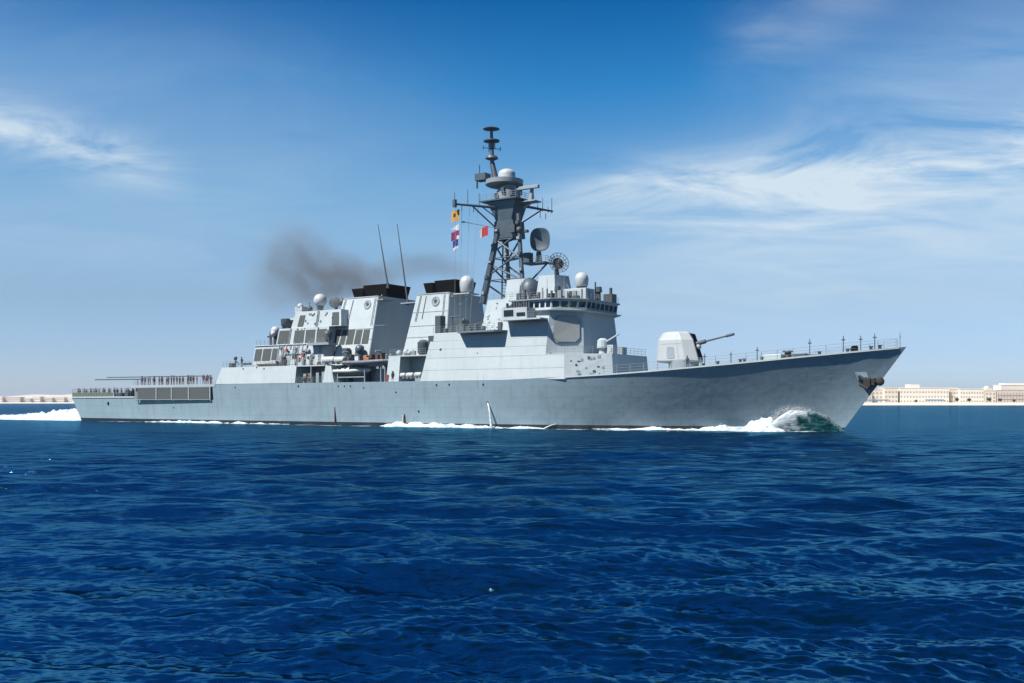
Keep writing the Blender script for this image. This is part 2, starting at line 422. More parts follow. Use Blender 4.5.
shore_strip('beach', [(-4600, 3100), (-1600, 3000), (-200, 2300), (300, 1230), (1500, 1230), (2600, 1500)], 55, 1.6, 3.2, SAND, 'pale sand strip along the far shore')
shore_strip('desert_ground', [(-4600, 3160), (-1600, 3060), (-200, 2360), (300, 1300), (1500, 1300), (2600, 1560)], 900, 3.4, 8, DES, 'flat tan desert ground behind the far shore', 60, 0.3)
shore_strip('hill', [(-4600, 3500), (-2600, 3420), (-1200, 3400), (-500, 3380)], 500, 16, 31, DES, 'low hazy sandy rise behind the far left shore', 50, 0.5)
# ================================================================== WARSHIP
ship = empty('warship', O0, HEAD)
tag(ship, 'long grey naval destroyer with lattice mast and two funnels, under way on blue sea', 'warship')

def stem(z): return 160 + 8.1 * max(z, -1) / 11.0
def stern(z): return -0.62 * max(z, 0)
WL = [(0, 7.9), (15, 8.6), (50, 9.5), (95, 9.7), (108, 9.3), (118, 8.2), (127, 6.4), (135, 4.4), (142, 2.65), (150, 0.95), (156, 0.30), (160, 0.04), (170, 0.04)]
DK = [(-3, 8.5), (20, 9.4), (46, 10.3), (96, 10.5), (121, 10.15), (129, 9.5), (136, 8.8), (142, 7.9), (150, 6.2), (158, 4.5), (164, 2.3), (168.1, 0.06)]
DZ = [(-4, 5.1), (96, 7.3), (112, 7.35), (123, 7.7), (130, 8.0), (136, 8.35), (142, 8.8), (150, 9.45), (159, 10.25), (165, 10.8), (168.1, 11.1)]
def smooth(x, tab, w=5.0):
    w = max(0.0, min(w, x - tab[0][0], tab[-1][0] - x))
    return sum(interp(x + w * d, tab) * k for d, k in ((-1, 1), (-0.66, 2), (-0.33, 3), (0, 4), (0.33, 3), (0.66, 2), (1, 1))) / 16
def dz_at(s):
    if s < 20.6: return 5.1
    if s < 45.6: return 4.4
    if s < 100: return 7.35
    return interp(s, DZ)
def halfb(s, z):
    """half breadth at s (already the true s at that height)"""
    if s > stem(z): return 0.04
    d = interp(s, DZ) if s > 100 else 7.35
    # measure along the waterline-equivalent station
    p = (s - stern(z)) / (stem(z) - stern(z))
    a = smooth(min(p * 160, 159.9), WL[:-1]); b = smooth(stern(d) + p * (stem(d) - stern(d)), DK)
    f = min(max(z / d, 0), 1) ** (1.0 + 0.0 * max(0, min(1, (s - 120) / 30)))
    return a + (b - a) * f
def hull_ring(p, dk, zs):
    out = []
    for z in zs:
        zz = min(z, dk)
        s = stern(zz) + p * (stem(zz) - stern(zz))
        out.append((s, halfb(s, max(zz, 0)) * (0.93 if zz < -0.5 else 1), zz))
    return out
def p_of(s, z): return (s - stern(z)) / (stem(z) - stern(z))
stations = []
for s in list(np.linspace(-3.1, 20.5, 8)): stations.append((p_of(s, 5.1), 5.1))
for s in list(np.linspace(20.6, 45.5, 10)): stations.append((p_of(s, 4.4), 4.4))
for s in list(np.linspace(45.6, 167.6, 84)):
    d = dz_at(s); stations.append((p_of(s, d), d))
stations.append((1.0, 11.1))
def hull_mesh(zlo, zhi, n, deck):
    mb = MB(); prev = None
    for p, d in stations:
        top = min(zhi, d)
        zs = [zlo + (top - zlo) * k / n for k in range(n + 1)]
        r = hull_ring(p, d, zs)
        st = [mb.V((s, t, z)) for s, t, z in r]; pt = [mb.V((s, -t, z)) for s, t, z in r]
        cur = (st, pt)
        if prev:
            for A, B in ((prev[0], st), (prev[1], pt)):
                for k in range(n): mb.bm.faces.new([A[k], B[k], B[k + 1], A[k + 1]])
            if deck: mb.bm.faces.new([prev[0][n], st[n], pt[n], prev[1][n]])
            else: mb.bm.faces.new([prev[0][0], st[0], pt[0], prev[1][0]])
        else:
            for k in range(n): mb.bm.faces.new([st[k], pt[k], pt[k + 1], st[k + 1]])
        prev = cur
    return mb
hull = hull_mesh(0.6, 99, 10, True).build('hull', HULL, ship, smooth=True)
hull_mesh(-2.0, 0.6, 3, False).build('boot_stripe', BOOT, hull, smooth=True)
# deck edge strip, its pale paint standing in for the sunlit edge
def edge_strip(s0, s1, n, h=0.16, th=0.07):
    mb = MB(); rings = []
    for k in range(n + 1):
        s = s0 + (s1 - s0) * k / n; z = dz_at(s); t = halfb(s, z - 0.05)
        rings.append([(s, t + th, z - h), (s, t + th, z + 0.05), (s, t - 0.12, z + 0.05), (s, t - 0.12, z + 0.01), (s, t + 0.005, z - h)])
    mb.loft(rings); return mb
edge_strip(122.8, 167.4, 60).build('deck_edge_highlight', SUP, hull)
edge_strip(-3.0, 20.4, 10, 0.22, 0.1).build('deck_edge_highlight', SUP, hull)
# mooring holes and side lights
def disc_on_side(s, z, r, m, name, parent, th=0.05):
    t = halfb(s, z)
    return MB().lathe((s, t - 0.05, z), [(0, r), (0.05 + th, r)], 12, (0, 1, 0.0)).build(name, m, parent)
for s, z, r in ((10.8, 3.7, 0.36), (68.6, 6.8, 0.16), (78.2, 6.7, 0.13), (79.6, 6.7, 0.13), (81.0, 6.7, 0.13), (84, 6.4, 0.11), (91, 5.6, 0.13), (99.5, 6.7, 0.14), (102, 6.75, 0.14), (108.5, 6.7, 0.14), (52, 6.7, 0.13), (95.5, 2.5, 0.16), (33, 2.9, 0.12)):
    disc_on_side(s, z, r, BLACK, 'scupper', hull)
lab(disc_on_side(109.0, 3.9, 0.22, DARK, 'discharge_port', hull), 'round discharge port in the side with water pouring out')
for s_, z_ in ((76.9, 3.1), (92.4, 2.0)):
    MB().box(s_, s_ + 0.16, halfb(s_, 1.5) - 0.2, halfb(s_, 1.5) + 0.22, 0.5, z_).build('discharge_pipe', BROWN, hull)

# ---- rails
def rail(pts, h=1.05, step=1.6, r=0.035, wires=3, parent=ship, name='guard_rail', m=RAILM, rp=None):
    mb = MB(); rp = rp or r
    for a, b in zip(pts[:-1], pts[1:]):
        a = Vector(a); b = Vector(b); n = max(1, int((b - a).length / step))
        for k in range(n + 1):
            c = a.lerp(b, k / n); mb.tube(c, c + Vector((0, 0, h)), rp, rp, 4)
        for q in range(wires):
            hh = Vector((0, 0, h * (q + 1) / wires - 0.02)); mb.tube(a + hh, b + hh, r * 0.8, r * 0.8, 4)
    return mb.build(name, m, parent)
def deck_line(s0, s1, n, inset=0.25, side=1):
    return [(s, side * (halfb(s, dz_at(s)) - inset), dz_at(s)) for s in np.linspace(s0, s1, n)]
rail(deck_line(129, 167, 20), 1.2, 2.0, 0.03, 3, rp=0.045)
rail(deck_line(129, 167, 20, side=-1), 1.2, 2.0, 0.03, 3, rp=0.045)
for s_, h_ in ((150.4, 1.9), (157.0, 2.2), (161.0, 2.2), (163.0, 2.0), (164.6, 2.1), (147, 1.6), (143.5, 1.7)):
    MB().tube((s_, halfb(s_, dz_at(s_)) - 0.4, dz_at(s_)), (s_, halfb(s_, dz_at(s_)) - 0.4, dz_at(s_) + h_), 0.07, 0.05).box(s_ - 0.22, s_ + 0.22, halfb(s_, dz_at(s_)) - 0.45, halfb(s_, dz_at(s_)) - 0.35, dz_at(s_) + h_ * 0.72, dz_at(s_) + h_ * 0.8).build('deck_light_post', DARK, ship)
MB().tube((167.4, 0, 11.1), (167.4, 0, 13.0), 0.06, 0.04).tube((167.4, -0.3, 12.4), (167.4, 0.3, 12.4), 0.04).build('jackstaff', RAILM, ship)

# ---- stern: quarterdeck with net fence, flight deck over recessed gallery
for side in (1, -1):
    mb = MB(); z0 = 5.1
    line = [(-2.7, side * 8.35), (18.8, side * 9.1)]
    n = 22
    for k in range(n + 1):
        s = line[0][0] + (line[1][0] - line[0][0]) * k / n; t = line[0][1] + (line[1][1] - line[0][1]) * k / n
        mb.tube((s, t, z0), (s, t, z0 + 1.75 + 0.15 * ((k * 7) % 3)), 0.04, 0.03, 5)
    for hh in (0.95, 1.4): mb.tube((line[0][0], line[0][1], z0 + hh), (line[1][0], line[1][1], z0 + hh), 0.03, n=4)
    f = mb.build('stern_rail', RAILM, ship)
    mb = MB()
    mb.loft([[(line[0][0], line[0][1] - 0.05, z0 + 0.05), (line[0][0], line[0][1] - 0.05, z0 + 0.9), (line[0][0], line[0][1] + 0.02, z0 + 0.9), (line[0][0], line[0][1] + 0.02, z0 + 0.05)],
             [(12.5, 8.87 * side - 0.05, z0 + 0.05), (12.5, 8.87 * side - 0.05, z0 + 0.85), (12.5, 8.87 * side + 0.02, z0 + 0.85), (12.5, 8.87 * side + 0.02, z0 + 0.05)]])
    mb.build('safety_net', NET, f)
rail([(-2.8, 8.3, 5.1), (-2.8, -8.3, 5.1)], 1.7, 1.2, 0.035, 3, name='stern_rail')
MB().box(11.5, 14.0, 5.8, 8.0, 5.1, 5.9).box(15.2, 16.4, 6.2, 7.9, 5.1, 6.3).build('mooring_gear', DARK, ship, bevel=0.05)
MB().lathe((5, 5, 5.1), [(0, 0.5), (0.3, 0.5), (0.35, 0.3), (0.8, 0.3), (0.85, 0.55), (1, 0.55)], 12).build('capstan', GREY, ship, smooth=True)
# gallery under the flight deck
gal = MB(); gal.box(20.7, 45.6, -9.2, 9.2, 4.4, 6.9); gal.build('gallery', GREY, ship)
fd = MB()
fd.loft([[(20.0, -9.75, 6.88), (20.0, 9.75, 6.88), (20.0, 9.8, 7.38), (20.0, -9.8, 7.38)], [(46.4, -10.28, 6.88), (46.4, 10.28, 6.88), (46.4, 10.35, 7.38), (46.4, -10.35, 7.38)]])
fdo = fd.build('flight_deck', SUP, ship)
def gq(s0, s1, t0, t1, z0, z1): return [(s0, t0, z0), (s1, t1, z0), (s1, t1, z1), (s0, t0, z1)]
gside = gq(21.2, 45.5, 9.62, 10.12, 4.42, 6.88)
for u0, u1 in ((0.03, 0.28), (0.30, 0.48), (0.50, 0.70), (0.72, 0.955)):
    MB().plate(gside, u0, u1, 0.06, 0.93, 0.05).build('gallery_screen', LOUV, fdo)
mb = MB()
for u in (0.0, 0.283, 0.485, 0.703, 0.965): mb.plate(gside, u, u + 0.014, 0, 1, 0.14)
mb.plate(gside, 0.0, 0.98, 0.0, 0.05, 0.16); mb.plate(gside, 0.0, 0.98, 0.945, 1.0, 0.10)
mb.build('gallery_frame', GREY, fdo)
# flight deck fences, folded net booms
for side in (1, -1):
    mb = MB(); z0 = 7.38
    for k in range(31):
        s = 20.6 + k * 0.82; t = side * (9.65 + 0.02 * (s - 20))
        mb.tube((s, t, z0), (s, t, z0 + 1.2), 0.03, n=4)
    for hh in (0.5, 1.2): mb.tube((20.6, side * 9.66, z0 + hh), (45.2, side * 10.16, z0 + hh), 0.03, n=4)
    mb.build('flight_deck_rail', RAILM, fdo)
mb = MB().tube((7.0, 9.3, 8.70), (24, 9.7, 8.60), 0.11).tube((10.2, 8.6, 9.15), (44.5, 9.9, 8.95), 0.09)
mb.tube((22, 9.65, 7.4), (22, 9.65, 8.62), 0.06)
mb.build('folded_boom', MASTM, fdo)

# ---- hangar side
K = 0.13
def slab(pts_bot, z0, pts_top, z1): return MB().frus(pts_bot, z0, pts_top, z1)
def sym(pts): return pts + [(s, -t) for s, t in reversed(pts)]
hangar = slab(sym([(46.6, 10.33), (67.8, 10.42)]), 7.36, sym([(47.9, 9.93), (67.8, 10.02)]), 10.45).build('hangar', SUP, ship)
hq = [(46.6, 10.33, 7.36), (67.8, 10.42, 7.36), (67.8, 10.02, 10.45), (47.9, 9.93, 10.45)]
for u, v in ((0.3, 0.86), (0.58, 0.83), (0.48, 0.92)): MB().plate(hq, u, u + 0.014, v, v + 0.07, 0.06).build('vent', DARK, hangar)
rail([(48.1, 9.8, 10.45), (67.6, 9.9, 10.45)], 1.1, 1.0, 0.03)
# torpedo / deck gear on the hangar roof aft edge
mb = MB()
mb.box(49.0, 50.0, 8.4, 9.2, 10.45, 11.3).tube((50.4, 8.8, 10.45), (50.4, 8.8, 12.0), 0.14).ball((50.4, 8.8, 12.2), 0.35).tube((52.2, 8.4, 11.1), (54.6, 8.8, 11.1), 0.2).tube((51.2, 8.6, 11.0), (50.2, 9.0, 12.1), 0.09)
mb.build('deck_equipment', DARK, hangar)
MB().box(57.2, 62.6, 9.1, 9.7, 10.75, 10.95).box(57.4, 62.2, 9.2, 9.65, 10.45, 10.7).build('side_locker', BROWN, hangar)
MB().tube((56, 9.6, 10.5), (63.4, 9.6, 11.55), 0.06).build('awning_edge', WHC, hangar)

# ---- aft deckhouse, three levels
a1 = slab(sym([(55.4, 9.3), (73.4, 9.3), (74.4, 7.4)]), 10.45, sym([(55.8, 8.78), (73.4, 8.78), (74.4, 7.0)]), 14.35).build('aft_deckhouse', SUP, ship)
a1q = [(55.4, 9.3, 10.45), (73.4, 9.3, 10.45), (73.4, 8.78, 14.35), (55.8, 8.78, 14.35)]
def louvers(quad, items, parent, s0, s1, z0, z1):
    for sa, sb, za, zb in items:
        MB().plate(quad, (sa - s0) / (s1 - s0), (sb - s0) / (s1 - s0), (za - z0) / (z1 - z0), (zb - z0) / (z1 - z0), 0.05).build('louver', LOUV, parent)
louvers(a1q, [(55.7, 57.5, 11.5, 13.7), (57.8, 60.0, 11.5, 13.7), (60.3, 62.0, 11.6, 13.7)], a1, 55.4, 73.4, 10.45, 14.35)
MB().plate(a1q, -0.01, 1.0, 0.965, 1.0, 0.18).build('gutter', SUP, a1)
a2 = slab(sym([(61.2, 8.7), (74.0, 8.53)]), 14.35, sym([(61.6, 8.35), (73.9, 8.18)]), 17.25).build('aft_deckhouse', SUP, ship)
a2q = [(61.2, 8.7, 14.35), (74.0, 8.53, 14.35), (73.9, 8.18, 17.25), (61.6, 8.35, 17.25)]
louvers(a2q, [(61.5, 64.3, 14.5, 16.9), (65.5, 68.0, 14.5, 16.8), (68.35, 70.7, 14.5, 16.8), (71.1, 73.5, 14.5, 16.8)], a2, 61.2, 74.0, 14.35, 17.25)
a3 = slab(sym([(64.4, 8.1), (76.5, 7.9)]), 17.25, sym([(65.2, 7.7), (76, 7.4)]), 20.2).build('aft_deckhouse', SUP, ship)
a3q = [(64.4, 8.1, 17.25), (76.5, 7.9, 17.25), (76, 7.4, 20.2), (65.2, 7.7, 20.2)]
louvers(a3q, [(65.9, 67.3, 17.5, 19.5), (74.3, 76.0, 17.4, 19.7)], a3, 64.4, 76.5, 17.25, 20.2)
slab(sym([(62.4, 5)]) + [(65, -5), (65, 5)][:2], 17.25, sym([(62.8, 4.8)]) + [(65, -4.8), (65, 4.8)][:2], 18.9).build('aft_director_house', SUP, ship)
rail([(55.9, 8.6, 14.35), (61.2, 8.6, 14.35)], 1.0, 1.0, 0.03)
rail([(65.3, 7.5, 20.2), (74, 7.3, 20.2)], 1.0, 1.1, 0.025)
# close-in gun with white dome, aft
ciws = MB().ball((57.0, 5.0, 17.3), 0.85).lathe((57.0, 5.0, 14.35), [(0, 1.0), (0.6, 1.0), (0.8, 0.6), (2.2, 0.75), (3.0, 0.8)], 16).build('close_in_gun', WHITE, ship, smooth=True)
MB().box(58.2, 61.2, 4.0, 7.6, 14.35, 16.9).tube((57.2, 5.3, 16.0), (55.8, 5.9, 16.2), 0.16).build('gun_magazine', CLOTH_NAVY, ciws, bevel=0.15)
lab(MB().ball((59.6, 7.9, 16.5), 0.55).tube((59.6, 7.9, 14.35), (59.6, 7.9, 16.1), 0.2).build('radome', WHITE, ship, smooth=True), 'small white ball in front of the dark magazine')
MB().lathe((61.0, 5.8, 17.6), [(0, 0.7), (0.4, 1.1), (1.6, 1.2), (1.7, 0.9)], 12).box(60.2, 61.8, 5, 6.5, 17.2, 17.7).build('aft_director', DARK, ship, smooth=True)
MB().box(63.0, 64.6, 5, 7, 18.9, 19.3).box(64.2, 66.0, 4.2, 7.0, 20.2, 21.2).ball((65.2, 6.6, 21.3), 0.55).build('sensor_mount', SUP, ship)
MB().ball((67.2, 6.2, 20.8), 0.5).tube((66.9, 6.0, 20.2), (66.9, 6.0, 22.0), 0.05).build('sensor_mount', DARK, ship, smooth=True)
def radome(s, t, zb, r, tall, pr=0.5, ped=0.6, label=None, m=WHITE):
    o = MB().lathe((s, t, zb + ped), [(0, r * 0.78), (r * 0.25, r * 0.93), (tall * 0.45, r)] + [(tall - r + r * math.sin(R(a)), r * math.cos(R(a))) for a in (0, 15, 30, 45, 60, 75, 89)], 24).build('radome', m, ship, smooth=True)
    MB().lathe((s, t, zb), [(0, r * 0.7), (0.15, r * 0.7), (0.2, r * pr), (ped + 0.02, r * pr)], 16).build('pedestal', DARK, o, smooth=True)
    if label: lab(o, label)
    return o
o = MB().ball((66.6, 3, 22.6), 1.22, 1.0, 24).build('radome', WHITE, ship, smooth=True); lab(o, 'round white ball radome on the aft deckhouse')
MB().lathe((66.6, 3, 20.2), [(0, 0.9), (0.5, 0.9), (0.7, 0.55), (1.4, 0.7)], 14).build('pedestal', DARK, o, smooth=True)
o = MB().lathe((71.2, 4.0, 21.9), [(-0.25, 0.25), (-0.2, 1.0), (0.2, 1.05), (0.3, 0.4)], 20, (0.35, 0.9, 0.1)).tube((71.3, 3.7, 20.2), (71.3, 3.7, 22), 0.28).ball((72.6, 3.4, 21.9), 0.75).build('illuminator', DARK, ship, smooth=True)
# balcony with searchlight below level two
bal = MB().box(70.6, 75.8, 8.2, 10.2, 13.9, 14.1).box(70.8, 75.6, 10.1, 10.18, 14.1, 14.3).build('balcony', GREY, ship)
rail([(70.7, 10.1, 14.1), (75.7, 10.1, 14.1)], 1.0, 1.2, 0.03, parent=bal)
MB().lathe((74.6, 9.2, 14.1), [(0, 0.3), (0.6, 0.3), (0.7, 0.6), (1.7, 0.8), (2.2, 0.55), (2.4, 0.2)], 14).build('machine_gun_mount', DARK, ship, smooth=True)
MB().box(68.2, 70.2, 9.2, 9.45, 13.0, 13.2).box(64.0, 69.2, 9.2, 9.32, 12.6, 12.75).tube((66.8, 9.5, 10.45), (66.8, 9.5, 13.4), 0.07).tube((64, 9.5, 10.45), (64, 9.5, 13.4), 0.06).build('ladder_frame', GREY, a1)
for k, (s, t, z, m_) in enumerate(((64.6, 9.3, 12.9, REDP), (67.6, 9.28, 11.3, ORNG), (68.7, 9.3, 11.9, REDP), (66.4, 9.28, 12.0, DARK), (63.6, 9.3, 11.2, DARK))):
    MB().box(s - 0.25, s + 0.25, t - 0.12, t + 0.16, z, z + 0.62).build('fire_station', m_, a1)

# ---- open side gallery amidships (dark recess under the upper deck)
core = MB().box(67.8, 96.4, -6.2, 6.2, 7.36, 10.4).build('inner_deckhouse', GREY, ship)
MB().box(67.85, 75.2, -10.0, 10.0, 10.25, 10.44).build('walkway_deck', SUP, ship)
for side in (1, -1):
    pil = MB().frus([(74.6, side * 10.42), (77.2, side * 10.42), (77.2, side * 6.2), (74.6, side * 6.2)], 7.36, [(74.9, side * 10.05), (76.2, side * 10.05), (76.2, side * 6.2), (74.9, side * 6.2)], 10.25).build('bulkhead_pillar', SUP, ship)
rail([(68, 9.9, 10.44), (75.0, 9.9, 10.44)], 1.05, 1.0, 0.03)
rail([(68, 10.2, 7.36), (74.5, 10.2, 7.36)], 1.0, 1.2, 0.03)
random.seed(5)
for s in (68.8, 69.9, 71.9, 73.3): MB().box(s, s + 0.7, 8.2, 9.4, 7.36, 8.4 + random.random() * 0.9).build('gallery_machinery', GREY, core, bevel=0.05)
MB().tube((71.3, 9.9, 7.36), (71.3, 9.9, 10.3), 0.13).build('stanchion', GREY, core)
for s in (69.3, 70.6): MB().ball((s, 9.5, 8.1), 0.45).tube((s, 9.5, 7.36), (s, 9.5, 7.8), 0.15).build('hose_reel', BROWN, core, smooth=True)

# ---- funnels
def funnel(bot, z0, top, z1, panels, crest, caps):
    f = slab(bot, z0, top, z1).build('funnel', SUP, ship)
    q = [(*bot[0], z0), (*bot[1], z0), (*top[1], z1), (*top[0], z1)]
    s0, s1 = bot[0][0], bot[1][0]
    louvers(q, panels, f, s0, s1, z0, z1)
    cs, cz = crest
    u = (cs - s0) / (s1 - s0); v = (cz - z0) / (z1 - z0)
    Q = [Vector(p) for p in q]
    P = (Q[0] * (1 - u) + Q[1] * u) * (1 - v) + (Q[3] * (1 - u) + Q[2] * u) * v
    n = (Q[1] - Q[0]).cross(Q[3] - Q[0]).normalized()
    if n.y < 0: n = -n
    e = MB().lathe(P, [(0, 0.82), (0.12, 0.82), (0.12, 0.60), (0.06, 0.58)], 24, n).build('crest', GREY, f, smooth=True)
    up = Vector((0, 0, 1)); rt = Vector((1, 0, 0)); P2 = P + n * 0.07
    mb = MB()
    mb.loft([[P2 + up * 0.36 + rt * -0.05, P2 + up * 0.16 + rt * 0.34, P2 + up * -0.2 + rt * 0.26, P2 + up * -0.42 + rt * 0.05, P2 + up * -0.22 + rt * -0.2, P2 + up * 0.1 + rt * -0.3],
             [x + n * 0.06 for x in (P2 + up * 0.36 + rt * -0.05, P2 + up * 0.16 + rt * 0.34, P2 + up * -0.2 + rt * 0.26, P2 + up * -0.42 + rt * 0.05, P2 + up * -0.22 + rt * -0.2, P2 + up * 0.1 + rt * -0.3)]])
    mb.build('crest_emblem', DARK, e)
    for (a, b, t0, zt) in caps:
        g = 0.45
        m1 = MB().frus([(a + g, -t0 + g), (b - g, -t0 + g), (b - g, t0 - g), (a + g, t0 - g)], z1 - 0.05, [(a, -t0), (b, -t0), (b, t0), (a, t0)], zt)
        m1.build('exhaust_cap', BLACK, f, bevel=0.12)
    MB().plate(q, 0.0, 1.0, 0.985, 1.0, 0.08).build('trim', GREY, f)
    return f
f1 = funnel([(72.6, 7.9), (82.5, 7.85), (82.6, 7.75), (82.6, -7.75), (82.5, -7.85), (72.6, -7.9)], 10.4, [(74.4, 5.0), (82.4, 5.0), (82.5, 4.9), (82.5, -4.9), (82.4, -5.0), (74.4, -5.0)], 22.35,
            [(72.9, 74.4, 14.0, 16.7), (74.75, 76.05, 14.0, 16.6), (76.35, 78.1, 14.0, 16.6), (78.4, 80.0, 14.0, 16.5), (80.3, 81.9, 14.0, 16.5), (72.9, 74.4, 12.0, 13.7), (79.2, 81.1, 11.9, 13.6)],
            (80.0, 20.9), [(73.7, 76.6, 2.4, 24.3), (77.3, 82.9, 3.3, 24.6)])
f2 = funnel([(89.0, 6.4), (98.0, 6.3), (98.1, 6.2), (98.1, -6.2), (98.0, -6.3), (89.0, -6.4)], 11.6, [(90.9, 4.7), (97.5, 4.6), (97.6, 4.5), (97.6, -4.5), (97.5, -4.6), (90.9, -4.7)], 22.1,
            [], (94.6, 20.7), [(90.4, 92.6, 2.6, 24.2), (93.1, 97.6, 3.0, 24.4)])
o = radome(99.7, 2.6, 21.85, 1.2, 2.75, 0.6, 0.25, 'tall white capsule radome on the forward funnel')
MB().box(97.9, 101.2, 1.2, 4.0, 21.7, 21.86).tube((98.2, 2.6, 20.2), (100.8, 2.6, 21.7), 0.1).build('bracket', SUP, f2)
MB().tube((82.3, 4.2, 21.8), (84.6, 6.0, 21.5), 0.1).tube((84.6, 6.0, 21.5), (85.0, 7.0, 22.1), 0.08).box(82.4, 84.2, 3.0, 5.5, 21.5, 21.62).build('bracket', GREY, f1)
MB().tube((97.9, 4.4, 21.4), (99.6, 6.2, 21.1), 0.08).build('bracket', GREY, f2)
for (s, t, zb, s2, zt) in ((82.9, 3, 24.2, 80.6, 35.2), (87.4, 3, 21.0, 85.0, 34.8)):
    wa = MB().tube((s, t, zb), (s2, t, zt), 0.16, 0.05, 8).lathe((s, t, zb - 0.4), [(0, 0.3), (0.9, 0.22)], 10).build('whip_antenna', DARK, ship)
MB().box(86.4, 90.8, 2.2, 3.8, 20.8, 21.0).tube((89.9, 3, 20.5), (86.6, 3, 20.9), 0.1).build('bracket', GREY, f2)
MB().tube((70.6, 2, 20.2), (68.4, 2, 30.2), 0.05, 0.02, 6).build('whip_antenna', GREY, ship)
rail([(84.0, 7.4, 16.9), (86.0, 7.4, 16.9)], 0.1, 2, 0.07, 1, parent=f1, name='platform_edge')

# ---- midships block between the funnels
mid = MB().box(89.0, 97.9, -9.9, 9.9, 11.42, 11.6).build('upper_deck', SUP, ship)
MB().frus(sym([(88.9, 10.35), (91.6, 10.35)]), 7.36, sym([(89.1, 9.9), (91.6, 9.9)]), 11.42).build('vestibule', SUP, ship)
MB().box(89.5, 96.3, -7.2, 7.2, 10.38, 11.43).build('upper_casing', GREY, ship)
MB().box(91.6, 96.6, 7.0, 7.4, 7.36, 11.42).build('recess_wall', GREY, ship)
rail([(89.2, 9.8, 11.6), (96.8, 9.8, 11.6)], 1.05, 1.1, 0.03)
for s, t, z, r in ((90.2, 8.6, 12.1, 0.45), (91.4, 8.2, 12.2, 0.55), (92.6, 8.9, 12.0, 0.4), (97.0, 8.6, 12.4, 0.45)): MB().tube((s, t, 11.6), (s, t, z), r * 0.6).ball((s, t, z), r).build('ventilator', SUP, ship, smooth=True)
MB().lathe((95.1, 8.2, 11.6), [(0, 0.7), (0.5, 1.0), (2.1, 1.0), (2.5, 0.5)], 14).build('cable_drum', DARK, ship, smooth=True)
MB().box(97.2, 98.2, 8.6, 9.6, 12.6, 14.6).build('signal_box', DARK, ship)
# boat deck machinery and davits
for s in (78.6, 86.0): MB().tube((s, 6.4, 10.4), (s, 8.6, 12.6), 0.18).tube((s, 8.6, 12.6), (s, 9.7, 12.5), 0.14).tube((s, 6.4, 7.4), (s, 6.4, 10.5), 0.2).build('boat_davit', GREY, ship)
MB().tube((77.6, 9.9, 7.36), (77.6, 9.9, 9.8), 0.11).tube((83.8, 9.9, 7.36), (83.8, 9.9, 9.8), 0.11).tube((77.6, 9.9, 8.2), (83.8, 9.9, 8.2), 0.09).build('boat_cradle', GREY, ship)
for s in (87.4, 88.3): MB().tube((s, 9.9, 7.36), (s, 9.9, 9.8), 0.11).build('davit_post', GREY, ship)
for q in ((79, 82, 6.2, 7.6, 7.36, 9.2), (84.4, 86.8, 6.2, 8.0, 7.36, 9.6), (77.4, 78.4, 6.2, 8.2, 7.36, 8.8)): MB().box(*q).build('boat_winch', BOATH, ship, bevel=0.08)
MB().box(77.2, 78.3, 7.4, 8.4, 10.4, 13.3).box(78.3, 79.2, 7.5, 8.3, 10.4, 12.2).build('deck_locker', DARK, ship, bevel=0.06)
MB().ball((81.2, 8.3, 13.0), 0.8).tube((81.2, 8.3, 10.4), (81.2, 8.3, 13), 0.25).build('optical_director', BOATH, ship, smooth=True)
for s, z in ((83.2, 12.1), (84.6, 12.0), (85.6, 12.3)): MB().box(s, s + 0.6, 7.2, 8.2, 10.4, z).build('deck_locker', BROWN, ship, bevel=0.05)
MB().box(88.95, 89.4, 10.2, 10.42, 7.4, 8.5).build('fire_station', REDP, ship)

# ---- main forward deckhouse
lv1b = [(96.2, 10.42), (122.9, 10.05), (128.7, 5.9)]
lv1t = [(97.0, 9.95), (122.6, 9.60), (128.4, 5.7)]
d1 = slab(sym(lv1b), 7.36, sym(lv1t), 11.1).build('forward_deckhouse', SUP, ship)
lv2b = [(97.0, 9.95), (119.4, 9.60), (123.5, 5.40)]
lv2t = [(97.9, 9.42), (119.55, 9.15), (123.3, 5.15)]
d2 = slab(sym(lv2b), 11.1, sym(lv2t), 15.0).build('forward_deckhouse', SUP, ship)
lv3b = [(110.4, 9.22), (119.55, 9.15), (123.3, 5.15)]
lv3t = [(111.0, 8.90), (119.7, 8.85), (123.1, 4.85)]
d3 = slab(sym(lv3b), 15.0, sym(lv3t), 17.7).build('bridge_block', SUP, ship)
lv4b = [(112.6, 8.7), (119.9, 8.95), (123.5, 4.95)]
lv4t = [(112.6, 8.5), (119.9, 8.8), (123.8, 4.8)]
bridge = slab(sym(lv4b), 17.7, sym(lv4t), 19.3).build('bridge', SUP, ship)
for side in (1, -1):
    segs = [((112.6, 8.7 * side, 17.7), (119.9, 8.95 * side, 17.7), (119.9, 8.8 * side, 19.3), (112.6, 8.5 * side, 19.3), 5, 0.3),
            ((119.9, 8.95 * side, 17.7), (123.5, 4.95 * side, 17.7), (123.8, 4.8 * side, 19.3), (119.9, 8.8 * side, 19.3), 4, 0.0)]
    for a, b, c, d, n, off in segs:
        for k in range(n):
            u0 = off + (1 - off) * (k + 0.14) / n; u1 = off + (1 - off) * (k + 0.86) / n
            MB().plate((a, b, c, d), u0, u1, 0.28, 0.82, 0.05).build('window', GLASS, bridge)
for k in range(7):
    MB().plate(((123.5, 4.95, 17.7), (123.5, -4.95, 17.7), (123.8, -4.8, 19.3), (123.8, 4.8, 19.3)), (k + 0.14) / 7, (k + 0.86) / 7, 0.28, 0.82, 0.05).build('window', GLASS, bridge)
roof = slab(sym([(112.3, 9.0), (120.0, 9.25), (124.1, 5.0)]), 19.3, sym([(112.3, 9.0), (120.0, 9.25), (124.1, 5.0)]), 19.48).build('bridge_roof', GREY, bridge)
